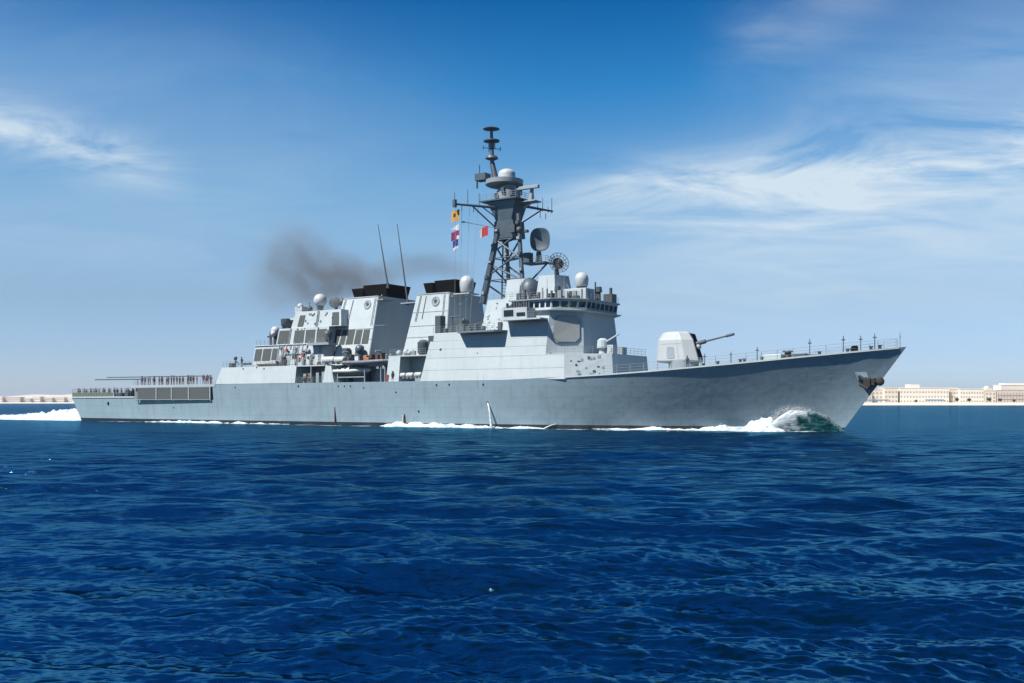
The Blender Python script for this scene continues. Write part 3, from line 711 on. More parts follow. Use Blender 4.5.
rail([(112.5, 8.8, 19.48), (119.9, 9.0, 19.48), (123.8, 4.9, 19.48), (123.8, -4.9, 19.48)], 1.0, 1.2, 0.03)
ledge = slab(sym([(112.0, 9.2), (119.9, 9.35), (124.0, 5.15)]), 17.5, sym([(112.0, 9.4), (120.0, 9.55), (124.3, 5.25)]), 17.68).build('bridge_ledge', SUP, bridge)
# bridge wings
for side in (1, -1):
    wg = MB(); wg.box(112.3, 119.4, *sorted((side * 8.9, side * 11.1)), 16.25, 16.45)
    wg.frus([(112.5, side * 11.0), (117.0, side * 11.0), (117.0, side * 8.8), (112.5, side * 8.8)], 16.45, [(112.5, side * 11.05), (117.0, side * 11.05), (117.0, side * 8.8), (112.5, side * 8.8)], 18.1)
    wo_ = wg.build('bridge_wing', SUP, ship)
    if side == 1:
        MB().box(112.9, 114.6, 11.0, 11.09, 16.9, 17.8).build('window', GLASS, wo_); MB().box(115.2, 116.7, 11.0, 11.09, 16.85, 17.35).build('window', GLASS, wo_)
    rail([(117.1, side * 11, 16.45), (119.3, side * 11, 16.45)], 1.0, 0.8, 0.03, parent=wo_)
    # lower platform
    pl = MB().frus([(103.4, side * 9.3), (112.2, side * 9.3), (111.2, side * 11.3), (104.3, side * 11.3)], 14.72, [(103.2, side * 9.3), (112.4, side * 9.3), (111.4, side * 11.4), (104.1, side * 11.4)], 14.95).build('side_platform', SUP, ship)
    rail([(104.2, side * 11.3, 14.95), (111.3, side * 11.3, 14.95)], 1.0, 1.1, 0.03, parent=pl)
rail([(98.0, 9.3, 15.0), (103.8, 9.3, 15.0)], 1.0, 1.1, 0.03)
# the flat array panel on the quarter face, set on a dark backing
aq = [(119.4, 9.60, 11.1), (123.5, 5.40, 11.1), (123.1, 4.85, 17.7), (119.7, 8.85, 17.7)]
pa = MB().plate(aq, 0.17, 0.88, 0.28, 0.86, 0.22, 0.0, 0.16).build('radar_array', ARRAY, d2)
MB().plate(aq, 0.14, 0.91, 0.25, 0.88, 0.12, 0.0, 0.16).build('array_frame', GREY, pa)
aqp = [(p[0], -p[1], p[2]) for p in aq]
pa = MB().plate(aqp, 0.17, 0.88, 0.28, 0.86, 0.22, 0.0, 0.16).build('radar_array', ARRAY, d2)
MB().plate(aqp, 0.14, 0.91, 0.25, 0.88, 0.12, 0.0, 0.16).build('array_frame', GREY, pa)
# small plates and ports on the white side
wq = [(97.0, 9.95, 11.1), (119.4, 9.60, 11.1), (119.55, 9.15, 15.0), (97.9, 9.42, 15.0)]
for u, v, r in ((0.105, 0.27, 0.2), (0.44, 0.1, 0.09)):
    MB().plate(wq, u, u + 2 * r / 22, v, v + 2 * r / 3.9, 0.05, 0, 0.3).build('porthole', DARK, d2)
# walkway rail along the recessed face
rail([(119.7, 9.6, 11.1), (122.6, 9.4, 11.1), (128.2, 5.6, 11.1), (128.2, -5.6, 11.1)], 1.05, 1.2, 0.03)
# textured gear along the lower quarter face
lq = [(122.9, 10.05, 7.4), (128.7, 5.9, 7.4), (128.4, 5.7, 11.1), (122.6, 9.6, 11.1)]
MB().plate(lq, 0.86, 1.0, 0.12, 1.0, 0.12).build('corner_plate', SUP, d1)
random.seed(3)
for k in range(22):
    u = 0.05 + random.random() * 0.75; v = 0.10 + random.random() * 0.75
    MB().plate(lq, u, u + 0.02 + random.random() * 0.05, v, v + 0.03 + random.random() * 0.08, 0.08).build('wall_fitting', DARK if k % 3 == 0 else GREY, d1)
# forward low house, dark fronted, ahead of the bridge
MB().lathe((126.6, 5.2, 11.1), [(0, 0.6), (0.8, 0.5), (0.9, 0.9), (2.0, 0.8), (2.3, 0.4)], 12).tube((126.8, 5.4, 12.6), (129.6, 5.8, 13.9), 0.14).box(127.4, 128.4, 4.0, 5.4, 11.1, 12.4).build('forward_gun_mount', SUP, ship)
MB().box(126.2, 127.4, -1, 0.6, 11.1, 12.3).build('sensor_mount', GREY, ship)

# ---- upper works behind the bridge
tw = slab(sym([(104.3, 5.2), (111.5, 5.2)]), 15.0, sym([(105.4, 4.6), (111.2, 4.6)]), 20.3).build('mast_house', SUP, ship)
twq = [(104.3, 5.2, 15.0), (111.5, 5.2, 15.0), (111.2, 4.6, 20.3), (105.4, 4.6, 20.3)]
random.seed(9)
for k in range(18):
    u = 0.08 + random.random() * 0.8; v = 0.08 + random.random() * 0.8
    MB().plate(twq, u, u + 0.02 + random.random() * 0.04, v, v + 0.02 + random.random() * 0.04, 0.1).build('wall_fitting', GREY if k % 2 else SUP, tw)
rail([(105.4, 4.6, 20.3), (111.2, 4.6, 20.3)], 1.0, 1.0, 0.03)
d4 = slab(sym([(107.8, 3.4), (111.6, 3.4)]), 20.3, sym([(108.0, 3.0), (111.4, 3.0)]), 23.5).build('radar_room', SUP, ship)
MB().box(111.0, 115.2, -5.5, 5.5, 17.7, 19.6).build('signal_deck', SUP, ship)
MB().lathe((112.6, 3.4, 19.6), [(0, 1.3), (1.2, 1.7), (2.6, 1.6), (3.6, 0.9), (3.9, 0.2)], 20).build('radome', MASTM, ship, smooth=True)  # dark body standing in for the radar room's shaded front, no dome
MB().lathe((112.8, 5.2, 19.5), [(0, 0.35), (1.2, 0.35), (1.6, 0.2)], 12).build('ventilator', WHITE, ship, smooth=True)
# director house with dish
dh = slab([(114.2, 4.4), (117.9, 4.4), (119.2, 1.0), (114.2, 1.0)], 19.3, [(114.7, 4.0), (117.5, 4.0), (118.4, 1.2), (114.7, 1.2)], 23.6).build('director_house', SUP, ship)
dish = MB()
axis = Vector((0.75, 0.62, 0.25)).normalized()
dish.tube((117.3, 3.0, 23.5), (117.3, 3.0, 24.6), 0.45, 0.3)
dish.build('dish_mount', DARK, ship)
u_ = axis.orthogonal().normalized(); v_ = axis.cross(u_); cc = Vector((117.6, 3.1, 25.4))
mb = MB()
for ring in range(1, 5):
    r = 0.40 * ring; pts = [cc + axis * (r * r * 0.16) + (u_ * math.cos(R(a)) + v_ * math.sin(R(a))) * r for a in range(0, 361, 24)]
    mb.path(pts, 0.05, 4)
for a in range(0, 360, 24):
    d = u_ * math.cos(R(a)) + v_ * math.sin(R(a)); mb.path([cc + axis * (r * r * 0.16) + d * r for r in (0.1, 0.8, 1.6)], 0.05, 4)
mb.tube(cc, cc + axis * 1.0, 0.08)
mb.lathe(cc, [(-0.3, 0.3), (-0.1, 0.9), (0.02, 0.95), (0.05, 0.3)], 14, axis)
for a in (45, 165, 285): mb.tube(cc + axis * 0.4 + (u_ * math.cos(R(a)) + v_ * math.sin(R(a))) * 1.5, cc + axis * 1.1, 0.04)
mb.build('mesh_dish', DARK, ship)
MB().box(119.3, 123.3, 1.8, 4.4, 19.48, 21.2).build('sensor_house', SUP, ship, bevel=0.08)
radome(121.8, 3.1, 21.2, 1.05, 2.2, 0.75, 0.35, 'white capsule radome above the bridge')
random.seed(21)
for k in range(26):
    s = 113 + random.random() * 10; t = 8.4 - max(0, s - 119.5) * 1.0 - random.random() * 1.6; h = 0.5 + random.random() * 1.2
    b_ = MB()
    if random.random() < 0.5: b_.tube((s, t, 19.48), (s, t, 19.48 + h), 0.09 + random.random() * 0.16, n=6)
    else: b_.box(s, s + 0.4 + random.random() * 0.6, t - 0.4, t, 19.48, 19.48 + h * 0.8)
    b_.build('deck_equipment', DARK if random.random() < 0.55 else GREY, ship)
MB().lathe((122.7, -0.5, 19.48), [(0, 0.4), (1.4, 0.35), (1.5, 0.6), (2.3, 0.5)], 10).build('sensor_mount', DARK, ship)
MB().tube((123, 1, 19.48), (123, 1, 22.4), 0.12).build('whip_antenna', DARK, ship)
MB().box(122.3, 123.8, -4.4, -2.9, 19.48, 20.9).tube((123.2, -3.6, 20.9), (123.2, -3.6, 21.9), 0.25).build('sensor_mount', DARK, ship)
MB().lathe((119.4, 6.2, 19.48), [(0, 0.35), (1.2, 0.3), (1.3, 0.5), (2.0, 0.45)], 10).build('searchlight', DARK, ship)
# aft-side gear on the 15 m deck
MB().box(97.7, 98.9, 7.2, 8.6, 15.0, 17.9).build('signal_lamp_house', DARK, ship, bevel=0.15)
MB().box(101.0, 103.2, 6.6, 8.4, 15.0, 17.0).tube((100.8, 8.6, 17.5), (103.0, 8.6, 17.6), 0.12).tube((101.2, 8.4, 15), (101.2, 8.4, 17.4), 0.09).ball((103.4, 8.4, 16.9), 0.35).tube((103.4, 8.4, 15), (103.4, 8.4, 16.8), 0.12).build('signal_lamp', DARK, ship)
for s, t, h in ((104.6, 9.6, 0.9), (106.2, 9.8, 1.2), (107.4, 9.5, 0.8), (110.6, 9.4, 1.3), (99.6, 8.9, 0.8), (105.4, 10.2, 0.5)): MB().box(s, s + 0.7, t - 0.5, t, 14.95, 14.95 + h).build('deck_equipment', DARK, ship, bevel=0.05)
MB().tube((107.2, 10.3, 14.95), (107.2, 10.3, 16), 0.12).tube((106.6, 10.2, 16.0), (108.6, 10.4, 16.3), 0.12).build('deck_gun', DARK, ship)
random.seed(12)
for k in range(10):
    s = 112.5 + k * 0.45 + random.random() * 0.12; MB().box(s, s + 0.25, 9.6, 10.0, 18.1, 18.5 + random.random() * 0.7).build('wing_equipment', DARK, ship)

# ---- mast
mast = MB()
legs = [((102.9, 2.6, 20.0), (105.6, 1.2, 34.3)), ((110.9, 2.6, 20.2), (108.9, 1.2, 34.3)), ((104.6, -2.8, 20.0), (104.8, -1.2, 34.3))]
mast.tube(*legs[0], 0.62, 0.42, 8); mast.tube(*legs[1], 0.40, 0.34, 8); mast.tube(*legs[2], 0.34, 0.34, 8)
mast = mast.build('mast', MASTM, ship, smooth=True)
def lp(k, z):
    a, b = (Vector(x) for x in legs[k]); f = (z - a.z) / (b.z - a.z); return a.lerp(b, f)
mb = MB()
for (k, z, j, z2) in ((0, 29.6, 2, 26.4), (0, 26.2, 2, 23.6), (0, 23.2, 2, 21.0), (0, 32.0, 2, 29.4), (1, 30, 2, 27.4), (1, 27.0, 2, 27.4), (1, 24.0, 2, 26.6), (1, 24, 2, 21.4), (0, 30.4, 1, 27.0), (0, 26.4, 1, 23.4), (1, 31.2, 0, 28.4), (1, 28.0, 0, 24.6)):
    mb.tube(lp(k, z), lp(j, z2), 0.15, n=6)
for z in (23.8, 27.4, 30.4):
    for a, b in ((0, 1), (1, 2), (0, 2)): mb.tube(lp(a, z), lp(b, z), 0.09, n=6)
mb.build('cross_brace', MASTM, mast)
mb = MB()  # cable trunk and ladder in the middle of the frame
mb.tube((105.7, -0.4, 20.2), (105.9, -0.2, 34), 0.16).tube((105.1, 0.3, 20.2), (105.4, 0.2, 34), 0.12)
for z in np.arange(20.6, 34, 0.5): mb.tube((105.7, -0.4, z), (105.1, 0.3, z), 0.04, n=4)
mb.build('ladder', MASTM, mast)
# mast head
MB().frus([(104.4, 1.6), (108.6, 1.5), (108.6, -1.4), (104.4, -1.5)], 30.6, [(104.6, 1.7), (108.2, 1.7), (108.2, -1.6), (104.6, -1.7)], 33.4).build('mast_housing', MASTM, mast)
MB().frus([(104.8, 1.5), (107.8, 1.5), (107.8, -1.4), (104.8, -1.4)], 33.4, [(103.4, 2.0), (108.8, 2.0), (108.8, -1.9), (103.4, -1.9)], 36.6).build('mast_head', MASTM, mast)
mb = MB().box(102.4, 109.6, -2.7, 2.8, 36.6, 36.8)
mb.build('mast_platform', MASTM, mast)
rail([(102.5, 2.7, 36.8), (109.5, 2.7, 36.8), (109.5, -2.6, 36.8)], 1.0, 1.1, 0.04, parent=mast)
yd = MB()
yd.tube((101.2, 8.0, 35.6), (105.6, 1.0, 35.6), 0.16, 0.24, 8).tube((108.6, -1.0, 35.9), (109.6, -8.2, 36.1), 0.24, 0.16, 8)
yd.tube((102.9, 5.4, 35.5), (105.3, 1.2, 31.8), 0.12).tube((109.2, -5.6, 36.0), (107.9, -1.2, 33.2), 0.12).tube((103.8, 4.0, 35.5), (105.4, 1.4, 33.6), 0.09)
yd.box(101.0, 101.5, 7.7, 8.2, 35.1, 36.3)
for (s, t, h) in ((101.2, 7.9, 1.9), (102.4, 6.0, 2.4), (103.5, 4.4, 2.0), (109.3, -5.6, 2.2), (109.6, -8.0, 2.6), (109.5, -7.0, 1.0), (109.1, -4.4, 1.2)):
    yd.tube((s, t, 35.7), (s, t, 35.7 + h), 0.07, 0.05, 6)
for (s, t) in ((101.9, 6.9), (103.0, 5.2), (109.4, -6.4), (109.2, -5.0)): yd.tube((s, t, 35.5), (s, t, 34.5), 0.06, n=5)
yd.build('yardarm', MASTM, mast)
# halyards to the signal deck
hy = MB()
for (s, t, z, s2, t2) in ((101.3, 7.7, 35.3, 100.2, 6.6), (101.9, 6.9, 35.3, 101.0, 6.2), (102.6, 5.8, 35.3, 101.6, 5.6), (103.4, 4.6, 35.3, 102.2, 5.2)):
    hy.tube((s, t, z), (s2, t2, 16.2), 0.022, n=4)
hy.tube((102.0, 6.2, 32.9), (105.4, 1.6, 32.2), 0.05).tube((102.0, 6.2, 32.9), (101.6, 6.6, 32.9), 0.12)
hy.build('halyard', GREY, mast)
# equipment drum, ring platform, radome, pole
MB().lathe((106.3, 0.2, 36.8), [(0, 1.9), (1.6, 1.9), (1.8, 1.2), (2.4, 1.3), (2.5, 1.7)], 20).build('equipment_drum', GREY, mast, smooth=True)
random.seed(4)
for k in range(9):
    a = k * 0.7; MB().box(106.3 + 1.9 * math.cos(a) - 0.3, 106.3 + 1.9 * math.cos(a) + 0.3, 0.2 + 1.9 * math.sin(a) - 0.3, 0.2 + 1.9 * math.sin(a) + 0.3, 37.0 + (k % 3) * 0.4, 37.6 + (k % 3) * 0.5).build('antenna_array', MASTM, mast)
MB().lathe((105.4, 0, 39.1), [(0, 1.4), (0.2, 2.6), (0.45, 3.1), (1.15, 3.15), (1.2, 3.0), (1.21, 0.2)], 32).build('ring_antenna', GREY, mast, smooth=True)
MB().lathe((106.6, 1.0, 40.2), [(0, 1.4), (0.8, 1.4)] + [(0.8 + 0.85 * math.sin(R(a)), 1.4 * math.cos(R(a))) for a in (15, 30, 45, 60, 75, 89)], 24).build('radome', WHITE, mast, smooth=True)
MB().box(101.3, 103.4, 1.0, 2.6, 40.3, 41.4).tube((101.7, 1.8, 41.4), (101.7, 1.8, 43.0), 0.08).tube((101.2, 1.8, 39.2), (101.2, 1.8, 41.4), 0.16).build('direction_finder', MASTM, mast)
pole = MB().tube((103.7, 0, 40.4), (103.0, 0, 43.4), 0.55, 0.42, 10).tube((103.0, 0, 43.4), (102.8, 0, 49.2), 0.36, 0.24, 10)
pole.lathe((102.8, 0, 48.9), [(0, 0.5), (0.2, 1.4), (0.35, 1.2), (0.5, 0.4)], 16).lathe((102.85, 0, 46.9), [(0, 0.5), (0.15, 1.35), (0.32, 1.35), (0.5, 0.4)], 16).lathe((102.9, 0, 44.2), [(-0.2, 0.6), (0, 1.1), (0.4, 0.9)], 12).lathe((102.85, 0, 45.9), [(0, 0.5), (0.8, 0.55)], 12)
for a in range(0, 360, 90): pole.tube((102.9, 0, 45.9), (102.9 + 1.5 * math.cos(R(a + 35)), 1.5 * math.sin(R(a + 35)), 45.9), 0.06).tube((102.9 + 1.5 * math.cos(R(a + 35)), 1.5 * math.sin(R(a + 35)), 45.6), (102.9 + 1.5 * math.cos(R(a + 35)), 1.5 * math.sin(R(a + 35)), 46.3), 0.07)
pole.build('mast_pole', MASTM, mast, smooth=True)
# bar radar on a post at the front of the platform
MB().tube((110.6, 0, 36.2), (110.8, 0, 38.3), 0.5, 0.3, 8).box(108.7, 112.4, 0.2, 0.8, 38.2, 38.7).tube((109.2, 0, 35.4), (111.2, 0, 36.4), 0.25).box(109.2, 112.0, -1, 1, 36.1, 36.3).build('navigation_radar', GREY, mast, bevel=0.06)
# big oval search dish on the forward bracket
MB().box(108.6, 112.8, -3.0, -0.6, 26.4, 26.6).tube((109.2, -1.8, 26.4), (111.9, -1.8, 26.4), 0.12).tube((112.6, -1.8, 26.4), (109.8, -0.2, 23.0), 0.15).tube((110.9, -1.9, 26.6), (110.9, -1.9, 28.4), 0.6, 0.4).box(108.8, 110.0, -1.6, -0.4, 26.6, 28.2).build('dish_platform', MASTM, mast)
rail([(108.6, -0.6, 26.6), (113.0, -0.6, 26.6), (113.0, -3.0, 26.6)], 0.9, 0.8, 0.04, parent=mast)
da = Vector((0.30, 0.93, -0.05)).normalized(); du = Vector((0.93, -0.30, 0)).normalized(); dv = da.cross(du)
if dv.z < 0: dv = -dv
dc = Vector((111.3, -1.6, 30.3))
rr = []
for (h, f) in ((-0.5, 0.3), (-0.42, 0.75), (-0.2, 1.0), (0.0, 1.03), (0.02, 0.97), (-0.12, 0.8), (-0.28, 0.3), (-0.3, 0.02)):
    rr.append([dc + da * h + du * (1.62 * f * (abs(math.cos(a)) ** 0.75) * (1 if math.cos(a) >= 0 else -1)) + dv * (1.85 * f * (abs(math.sin(a)) ** 0.75) * (1 if math.sin(a) >= 0 else -1)) for a in np.linspace(0, 2 * math.pi, 28, endpoint=False)])
MB().loft(rr).build('search_radar_dish', MASTM, mast, smooth=True)
MB().box(107.9, 109.0, 1.4, 2.4, 31.2, 32.4).ball((109.4, 1.6, 31.6), 0.55).box(110.0, 110.6, 0.6, 1.2, 31.2, 31.6).build('sensor_box', DARK, mast)

# ---- main gun
gun = MB(); gx, gz = 136.9, 8.4
gr = MB().lathe((gx + 0.3, 0, gz), [(0, 2.6), (0.35, 2.6), (0.4, 2.2), (1.6, 2.2)], 28)
def ggon(k0, k1, z, hb, fr):
    # corners of the shield: flat sides, chamfered front corners
    return [(k0, hb * 0.72, z), (k0 + 0.7, hb, z), (k1 - fr, hb, z), (k1, hb * 0.45, z), (k1, -hb * 0.45, z), (k1 - fr, -hb, z), (k0 + 0.7, -hb, z), (k0, -hb * 0.72, z)]
sh = MB()
sh.loft([ggon(133.9, 139.8, 9.75, 1.9, 1.6), ggon(133.5, 139.9, 10.0, 2.1, 1.6), ggon(133.7, 139.0, 13.0, 1.9, 1.4), ggon(134.3, 138.3, 14.05, 1.6, 1.2), ggon(134.8, 137.9, 14.25, 1.25, 1.0)])
gt = empty('gun_turret'); gt.parent = ship
sh.build('gun_shield', LIT, gt, bevel=0.1)
gr.build('gun_ring', GREY, gt, smooth=True)
gq_ = [(134.3, 2.1, 10.1), (138.2, 2.1, 10.1), (137.5, 1.9, 13.0), (134.5, 1.9, 13.0)]
plate_ref = Vector((136, 0, 0))
MB().plate(gq_, 0.30, 0.62, 0.08, 0.66, 0.04, 0, 0.1).build('access_hatch', GREY, gt); MB().plate(gq_, 0.0, 1.0, 0.80, 0.815, 0.02).build('panel_seam', GREY, gt); MB().plate(gq_, 0.78, 0.795, 0.0, 1.0, 0.02).build('panel_seam', GREY, gt)
plate_ref = Vector((100, 0, 0))
sl = MB().frus([(139.0, 0.62), (139.98, 0.62), (139.98, -0.55), (139.0, -0.55)], 10.3, [(137.9, 0.62), (138.75, 0.62), (138.75, -0.55), (137.9, -0.55)], 13.9).build('gun_slot', BLACK, gt)
bb = MB().tube((137.6, 0, 12.1), (140.6, 0, 12.75), 0.34, 0.3, 12).tube((140.6, 0, 12.75), (144.0, 0, 13.45), 0.14, 0.12, 10).tube((143.7, 0, 13.39), (144.9, 0, 13.64), 0.2, 0.2, 10)
bb.build('gun_barrel', DARK, gt, smooth=True)
MB().ball((139.5, 0, 12.0), 0.42).build('gun_mantlet', GREY, gt, smooth=True)

# ---- foredeck gear
def dki(s): return dz_at(s)
for s, t in ((141.5, 5.6), (142.2, 4.6), (144.6, 5.2), (147.6, 4.6), (148.2, 4.6), (150.5, 4.2), (161.0, 1.0), (161.5, 0.8), (157.6, 2.0), (163.9, 0.6), (165.0, 0.5)):
    MB().tube((s, t, dki(s)), (s, t, dki(s) + 0.55), 0.2, 0.22, 8).lathe((s, t, dki(s) + 0.5), [(0, 0.3), (0.12, 0.3)], 8).build('bollard', DARK, ship)
MB().lathe((153.2, 1.6, dki(153)), [(0, 0.7), (0.3, 0.7), (0.4, 0.45), (1.0, 0.45), (1.1, 0.75), (1.25, 0.7)], 14).box(153.8, 155.8, 0.6, 2.2, dki(154), dki(154) + 0.7).build('windlass', DARK, ship)
MB().box(150.2, 152.8, 1.6, 3.2, dki(151), dki(151) + 0.95).build('deck_hatch', SUP, ship, bevel=0.12)
MB().box(155.8, 158.6, 0.8, 1.8, dki(157), dki(157) + 0.3).build('anchor_chain', DARK, ship)
MB().lathe((161.9, 0.9, dki(162)), [(0, 0.45), (0.7, 0.45), (0.9, 0.3)], 12).build('ventilator', BLACK, ship)
# anchor hawse and anchor near the stem
an = empty('anchor'); an.parent = ship
z = 6.9
hw = MB().frus([(162.4, halfb(162.4, 6.9) - 0.3), (163.8, halfb(163.8, 6.9) - 0.3), (163.8, halfb(163.4, 6.9) + 0.22), (162.4, halfb(162.4, 6.9) + 0.18)], 6.9,
               [(162.1, halfb(162.1, 7.9) - 0.4), (163.5, halfb(163.5, 7.9) - 0.4), (163.5, halfb(163.5, 7.9) + 0.06), (162.1, halfb(162.1, 7.9) + 0.04)], 7.9).build('anchor_bolster', HULL, ship)
mb = MB().tube((163.3, 1.5, 7.0), (165.2, 1.0, 6.5), 0.32, 0.24, 8)
mb.box(163.2, 164.1, 0.7, 1.75, 5.9, 7.1).box(164.0, 164.6, 0.5, 1.5, 6.1, 7.1)
mb.lathe((165.1, 0.8, 6.65), [(-0.5, 0.3), (-0.35, 0.55), (0.35, 0.55), (0.5, 0.3)], 10, (0.3, 1, 0.1))
mb.build('anchor_head', RUST, an, bevel=0.12)
MB().tube((162.8, 1.7, 6.3), (163.8, 1.8, 5.7), 0.22).tube((162.6, 1.5, 7.4), (163.4, 1.5, 6.7), 0.2).build('anchor_shank', RUST, an)

# ---- small fittings: doors, ladders, pipes, lamps, all over the working side
random.seed(41)
def ladder(quad, u, v0, v1, parent, wd=0.02):
    mb = MB(); mb.plate(quad, u, u + wd * 0.14, v0, v1, 0.10); mb.plate(quad, u + wd * 0.86, u + wd, v0, v1, 0.10)
    n = int((v1 - v0) * 14)
    for k in range(n): v = v0 + (v1 - v0) * (k + 0.5) / n; mb.plate(quad, u, u + wd, v, v + 0.012, 0.08)
    mb.build('ladder', GREY, parent)
def door(quad, u, v, wd, ht, parent):
    MB().plate(quad, u, u + wd, v, v + ht, 0.07, 0, 0.12).build('door', GREY, parent)
def pipe(quad, u, v0, v1, parent, wd=0.006): MB().plate(quad, u, u + wd, v0, v1, 0.16).build('pipe', SUP, parent)
f1q = [(72.6, 7.9, 10.4), (82.5, 7.85, 10.4), (82.4, 5.0, 22.35), (74.4, 5.0, 22.35)]
f2q = [(89.0, 6.4, 11.6), (98.0, 6.3, 11.6), (97.5, 4.6, 22.1), (90.9, 4.7, 22.1)]
for q_, par, us in ((f1q, f1, (0.06, 0.93)), (f2q, f2, (0.12, 0.86))):
    for u in us: ladder(q_, u, 0.56, 0.97, par, 0.04)
    pipe(q_, 0.30, 0.6, 0.96, par, 0.012)
for v in (0.36, 0.52): MB().plate(f1q, 0.0, 1.0, v, v + 0.006, 0.05).build('trim', GREY, f1)
for v in (0.3, 0.48, 0.7): MB().plate(f2q, 0.0, 1.0, v, v + 0.006, 0.05).build('trim', GREY, f2)
for u in (0.38, 0.5, 0.82): door(a1q, u, 0.02, 0.05, 0.5, a1)
for u in (0.41, 0.63, 0.94): ladder(a1q, u, 0.0, 0.98, a1, 0.025)
for u in (0.36, 0.47, 0.57, 0.70, 0.76): pipe(a1q, u, 0.3, 0.97, a1)
for u, v, a, b in [(random.uniform(0.36, 0.95), random.uniform(0.2, 0.85), random.uniform(0.01, 0.03), random.uniform(0.05, 0.13)) for _ in range(26)]:
    MB().plate(a1q, u, u + a, v, v + b, 0.16).build('wall_fitting', random.choice((DARK, GREY, GREY, BROWN)), a1)
for u, v, a, b in [(random.uniform(0.02, 0.9), random.choice((0.05, 0.9)), random.uniform(0.01, 0.03), random.uniform(0.04, 0.07)) for _ in range(12)]:
    MB().plate(a2q, u, u + a, v, v + b, 0.14).build('wall_fitting', random.choice((DARK, GREY)), a2)
for u, v, a, b in [(random.uniform(0.2, 0.9), random.uniform(0.1, 0.85), random.uniform(0.01, 0.03), random.uniform(0.05, 0.1)) for _ in range(12)]:
    MB().plate(a3q, u, u + a, v, v + b, 0.14).build('wall_fitting', random.choice((DARK, GREY)), a3)
ladder(a3q, 0.5, 0.0, 0.98, a3, 0.04); ladder(a2q, 0.235, 0.0, 0.98, a2, 0.03)
for k in range(26):           # gear on the open decks amidships
    s = random.choice((random.uniform(76.5, 88), random.uniform(88.8, 97), random.uniform(61.5, 75)))
    z = 11.6 if s > 89 else 10.44
    t = random.uniform(7.2, 8.8) if s > 76 else random.uniform(9.2, 9.7)
    h = random.uniform(0.4, 1.5); a = random.uniform(0.25, 0.8)
    g = MB()
    if k % 3 == 0: g.tube((s, t, z), (s, t, z + h), a * 0.35, a * 0.3, 8).ball((s, t, z + h), a * 0.4, n=8)
    elif k % 3 == 1: g.box(s, s + a, t - 0.4, t, z, z + h)
    else: g.tube((s, t, z), (s, t, z + h * 1.3), 0.07).tube((s - 0.3, t, z + h), (s + 0.4, t, z + h * 1.2), 0.06).box(s - 0.2, s + 0.2, t - 0.2, t + 0.1, z, z + 0.3)
    g.build('deck_fitting', random.choice((GREY, DARK, SUP, GREY, BROWN)), ship)
for k in range(14):           # lamps and boxes on the mast legs
    c = lp(k % 3, 21.5 + k * 0.85); MB().box(c.x - 0.2, c.x + 0.35, c.y + 0.1, c.y + 0.7, c.z, c.z + 0.3 + 0.3 * random.random()).build('mast_lamp', DARK if k % 2 else GREY, mast)
for s, t, h in ((114.2, 8.2, 2.6), (118.6, 7.9, 2.2), (120.8, 6.6, 2.8), (103.0, 8.8, 2.4), (110.2, 5.0, 2.6)):
    MB().tube((s, t, 15.0 if s < 112 else 19.48), (s, t, (15.0 if s < 112 else 19.48) + h + 1.0), 0.05, 0.03, 5).build('whip_antenna', GREY, ship)
for v in (0.33, 0.66): MB().plate(wq, 0.0, 1.0, v, v + 0.008, 0.02).build('weld_seam', GREY, d2)
l1q = [(96.2, 10.42, 7.36), (122.9, 10.05, 7.36), (122.6, 9.60, 11.1), (97.0, 9.95, 11.1)]
for v in (0.45, 0.97): MB().plate(l1q, 0.0, 1.0, v, v + 0.009, 0.02).build('weld_seam', GREY, d1)

# ================================================================== things carried by the ship
# inflatable boats
def boat(Ln, W, m_t, m_h, label, s, t, z, cover=False):
    b = empty('inflatable_boat', wpos(s, t, z), HEAD)
    tag(b, label, 'boat')
    h = MB(); rings = []
    for k in range(11):
        f = k / 10; x = -Ln / 2 + Ln * f; w_ = W / 2 * (1 - max(0, (f - 0.6) / 0.4) ** 2.2 * 0.95) * 0.8; kz = -0.45 + 0.55 * max(0, (f - 0.65) / 0.35) ** 2
        rings.append([(x, w_, 0.25), (x, w_ * 0.8, -0.05), (x, 0, kz), (x, -w_ * 0.8, -0.05), (x, -w_, 0.25)])
    h.loft(rings); h.build('boat_hull', m_h, b, smooth=True)
    pts = []
    for a in range(-1, 13):
        f = a / 12
        pts.append((-Ln / 2 + Ln * min(max(f, 0), 1) * 0.98, W / 2 * (1 - max(0, (f - 0.55) / 0.45) ** 2.4), 0.32 + 0.35 * max(0, f - 0.5)))
    tb = MB()
    full = pts[1:] + [(x, -y, zz) for x, y, zz in reversed(pts[1:])]
    for p_, q_ in zip(full[:-1], full[1:]):
        if (Vector(p_) - Vector(q_)).length > 0.02: tb.tube(p_, q_, 0.30, 0.30, 10)
    for p_ in full[::2]: tb.ball(p_, 0.30, n=10)
    tb.build('inflatable_tube', m_t, b, smooth=True)
    if cover:
        cv_ = MB().lathe((-0.3, 0, 0.45), [(-Ln * 0.36, 0.2), (-Ln * 0.3, 0.6), (Ln * 0.2, 0.62), (Ln * 0.34, 0.2)], 14, (1, 0, 0)).build('boat_cover', m_t, b, smooth=True)
    else:
        MB().box(-1.0, 0.2, -0.4, 0.4, 0.1, 1.15).box(-1.1, -0.3, -0.35, 0.35, 1.1, 1.5).build('console', ORNG, b, bevel=0.08)
        MB().box(-Ln / 2 - 0.3, -Ln / 2 + 0.3, -0.3, 0.3, 0.2, 1.3).build('outboard_motor', DARK, b, bevel=0.1)
    return b
boat(9.2, 2.7, TUBE, BOATH, 'dark grey inflatable boat slung on davits, below the aft funnel', 84.2, 9.2, 10.35)
b2 = boat(7.2, 2.1, RAFTM, DARK, 'pale inflatable boat lying low on the deck beneath the larger grey boat', 80.4, 8.9, 8.95, True)
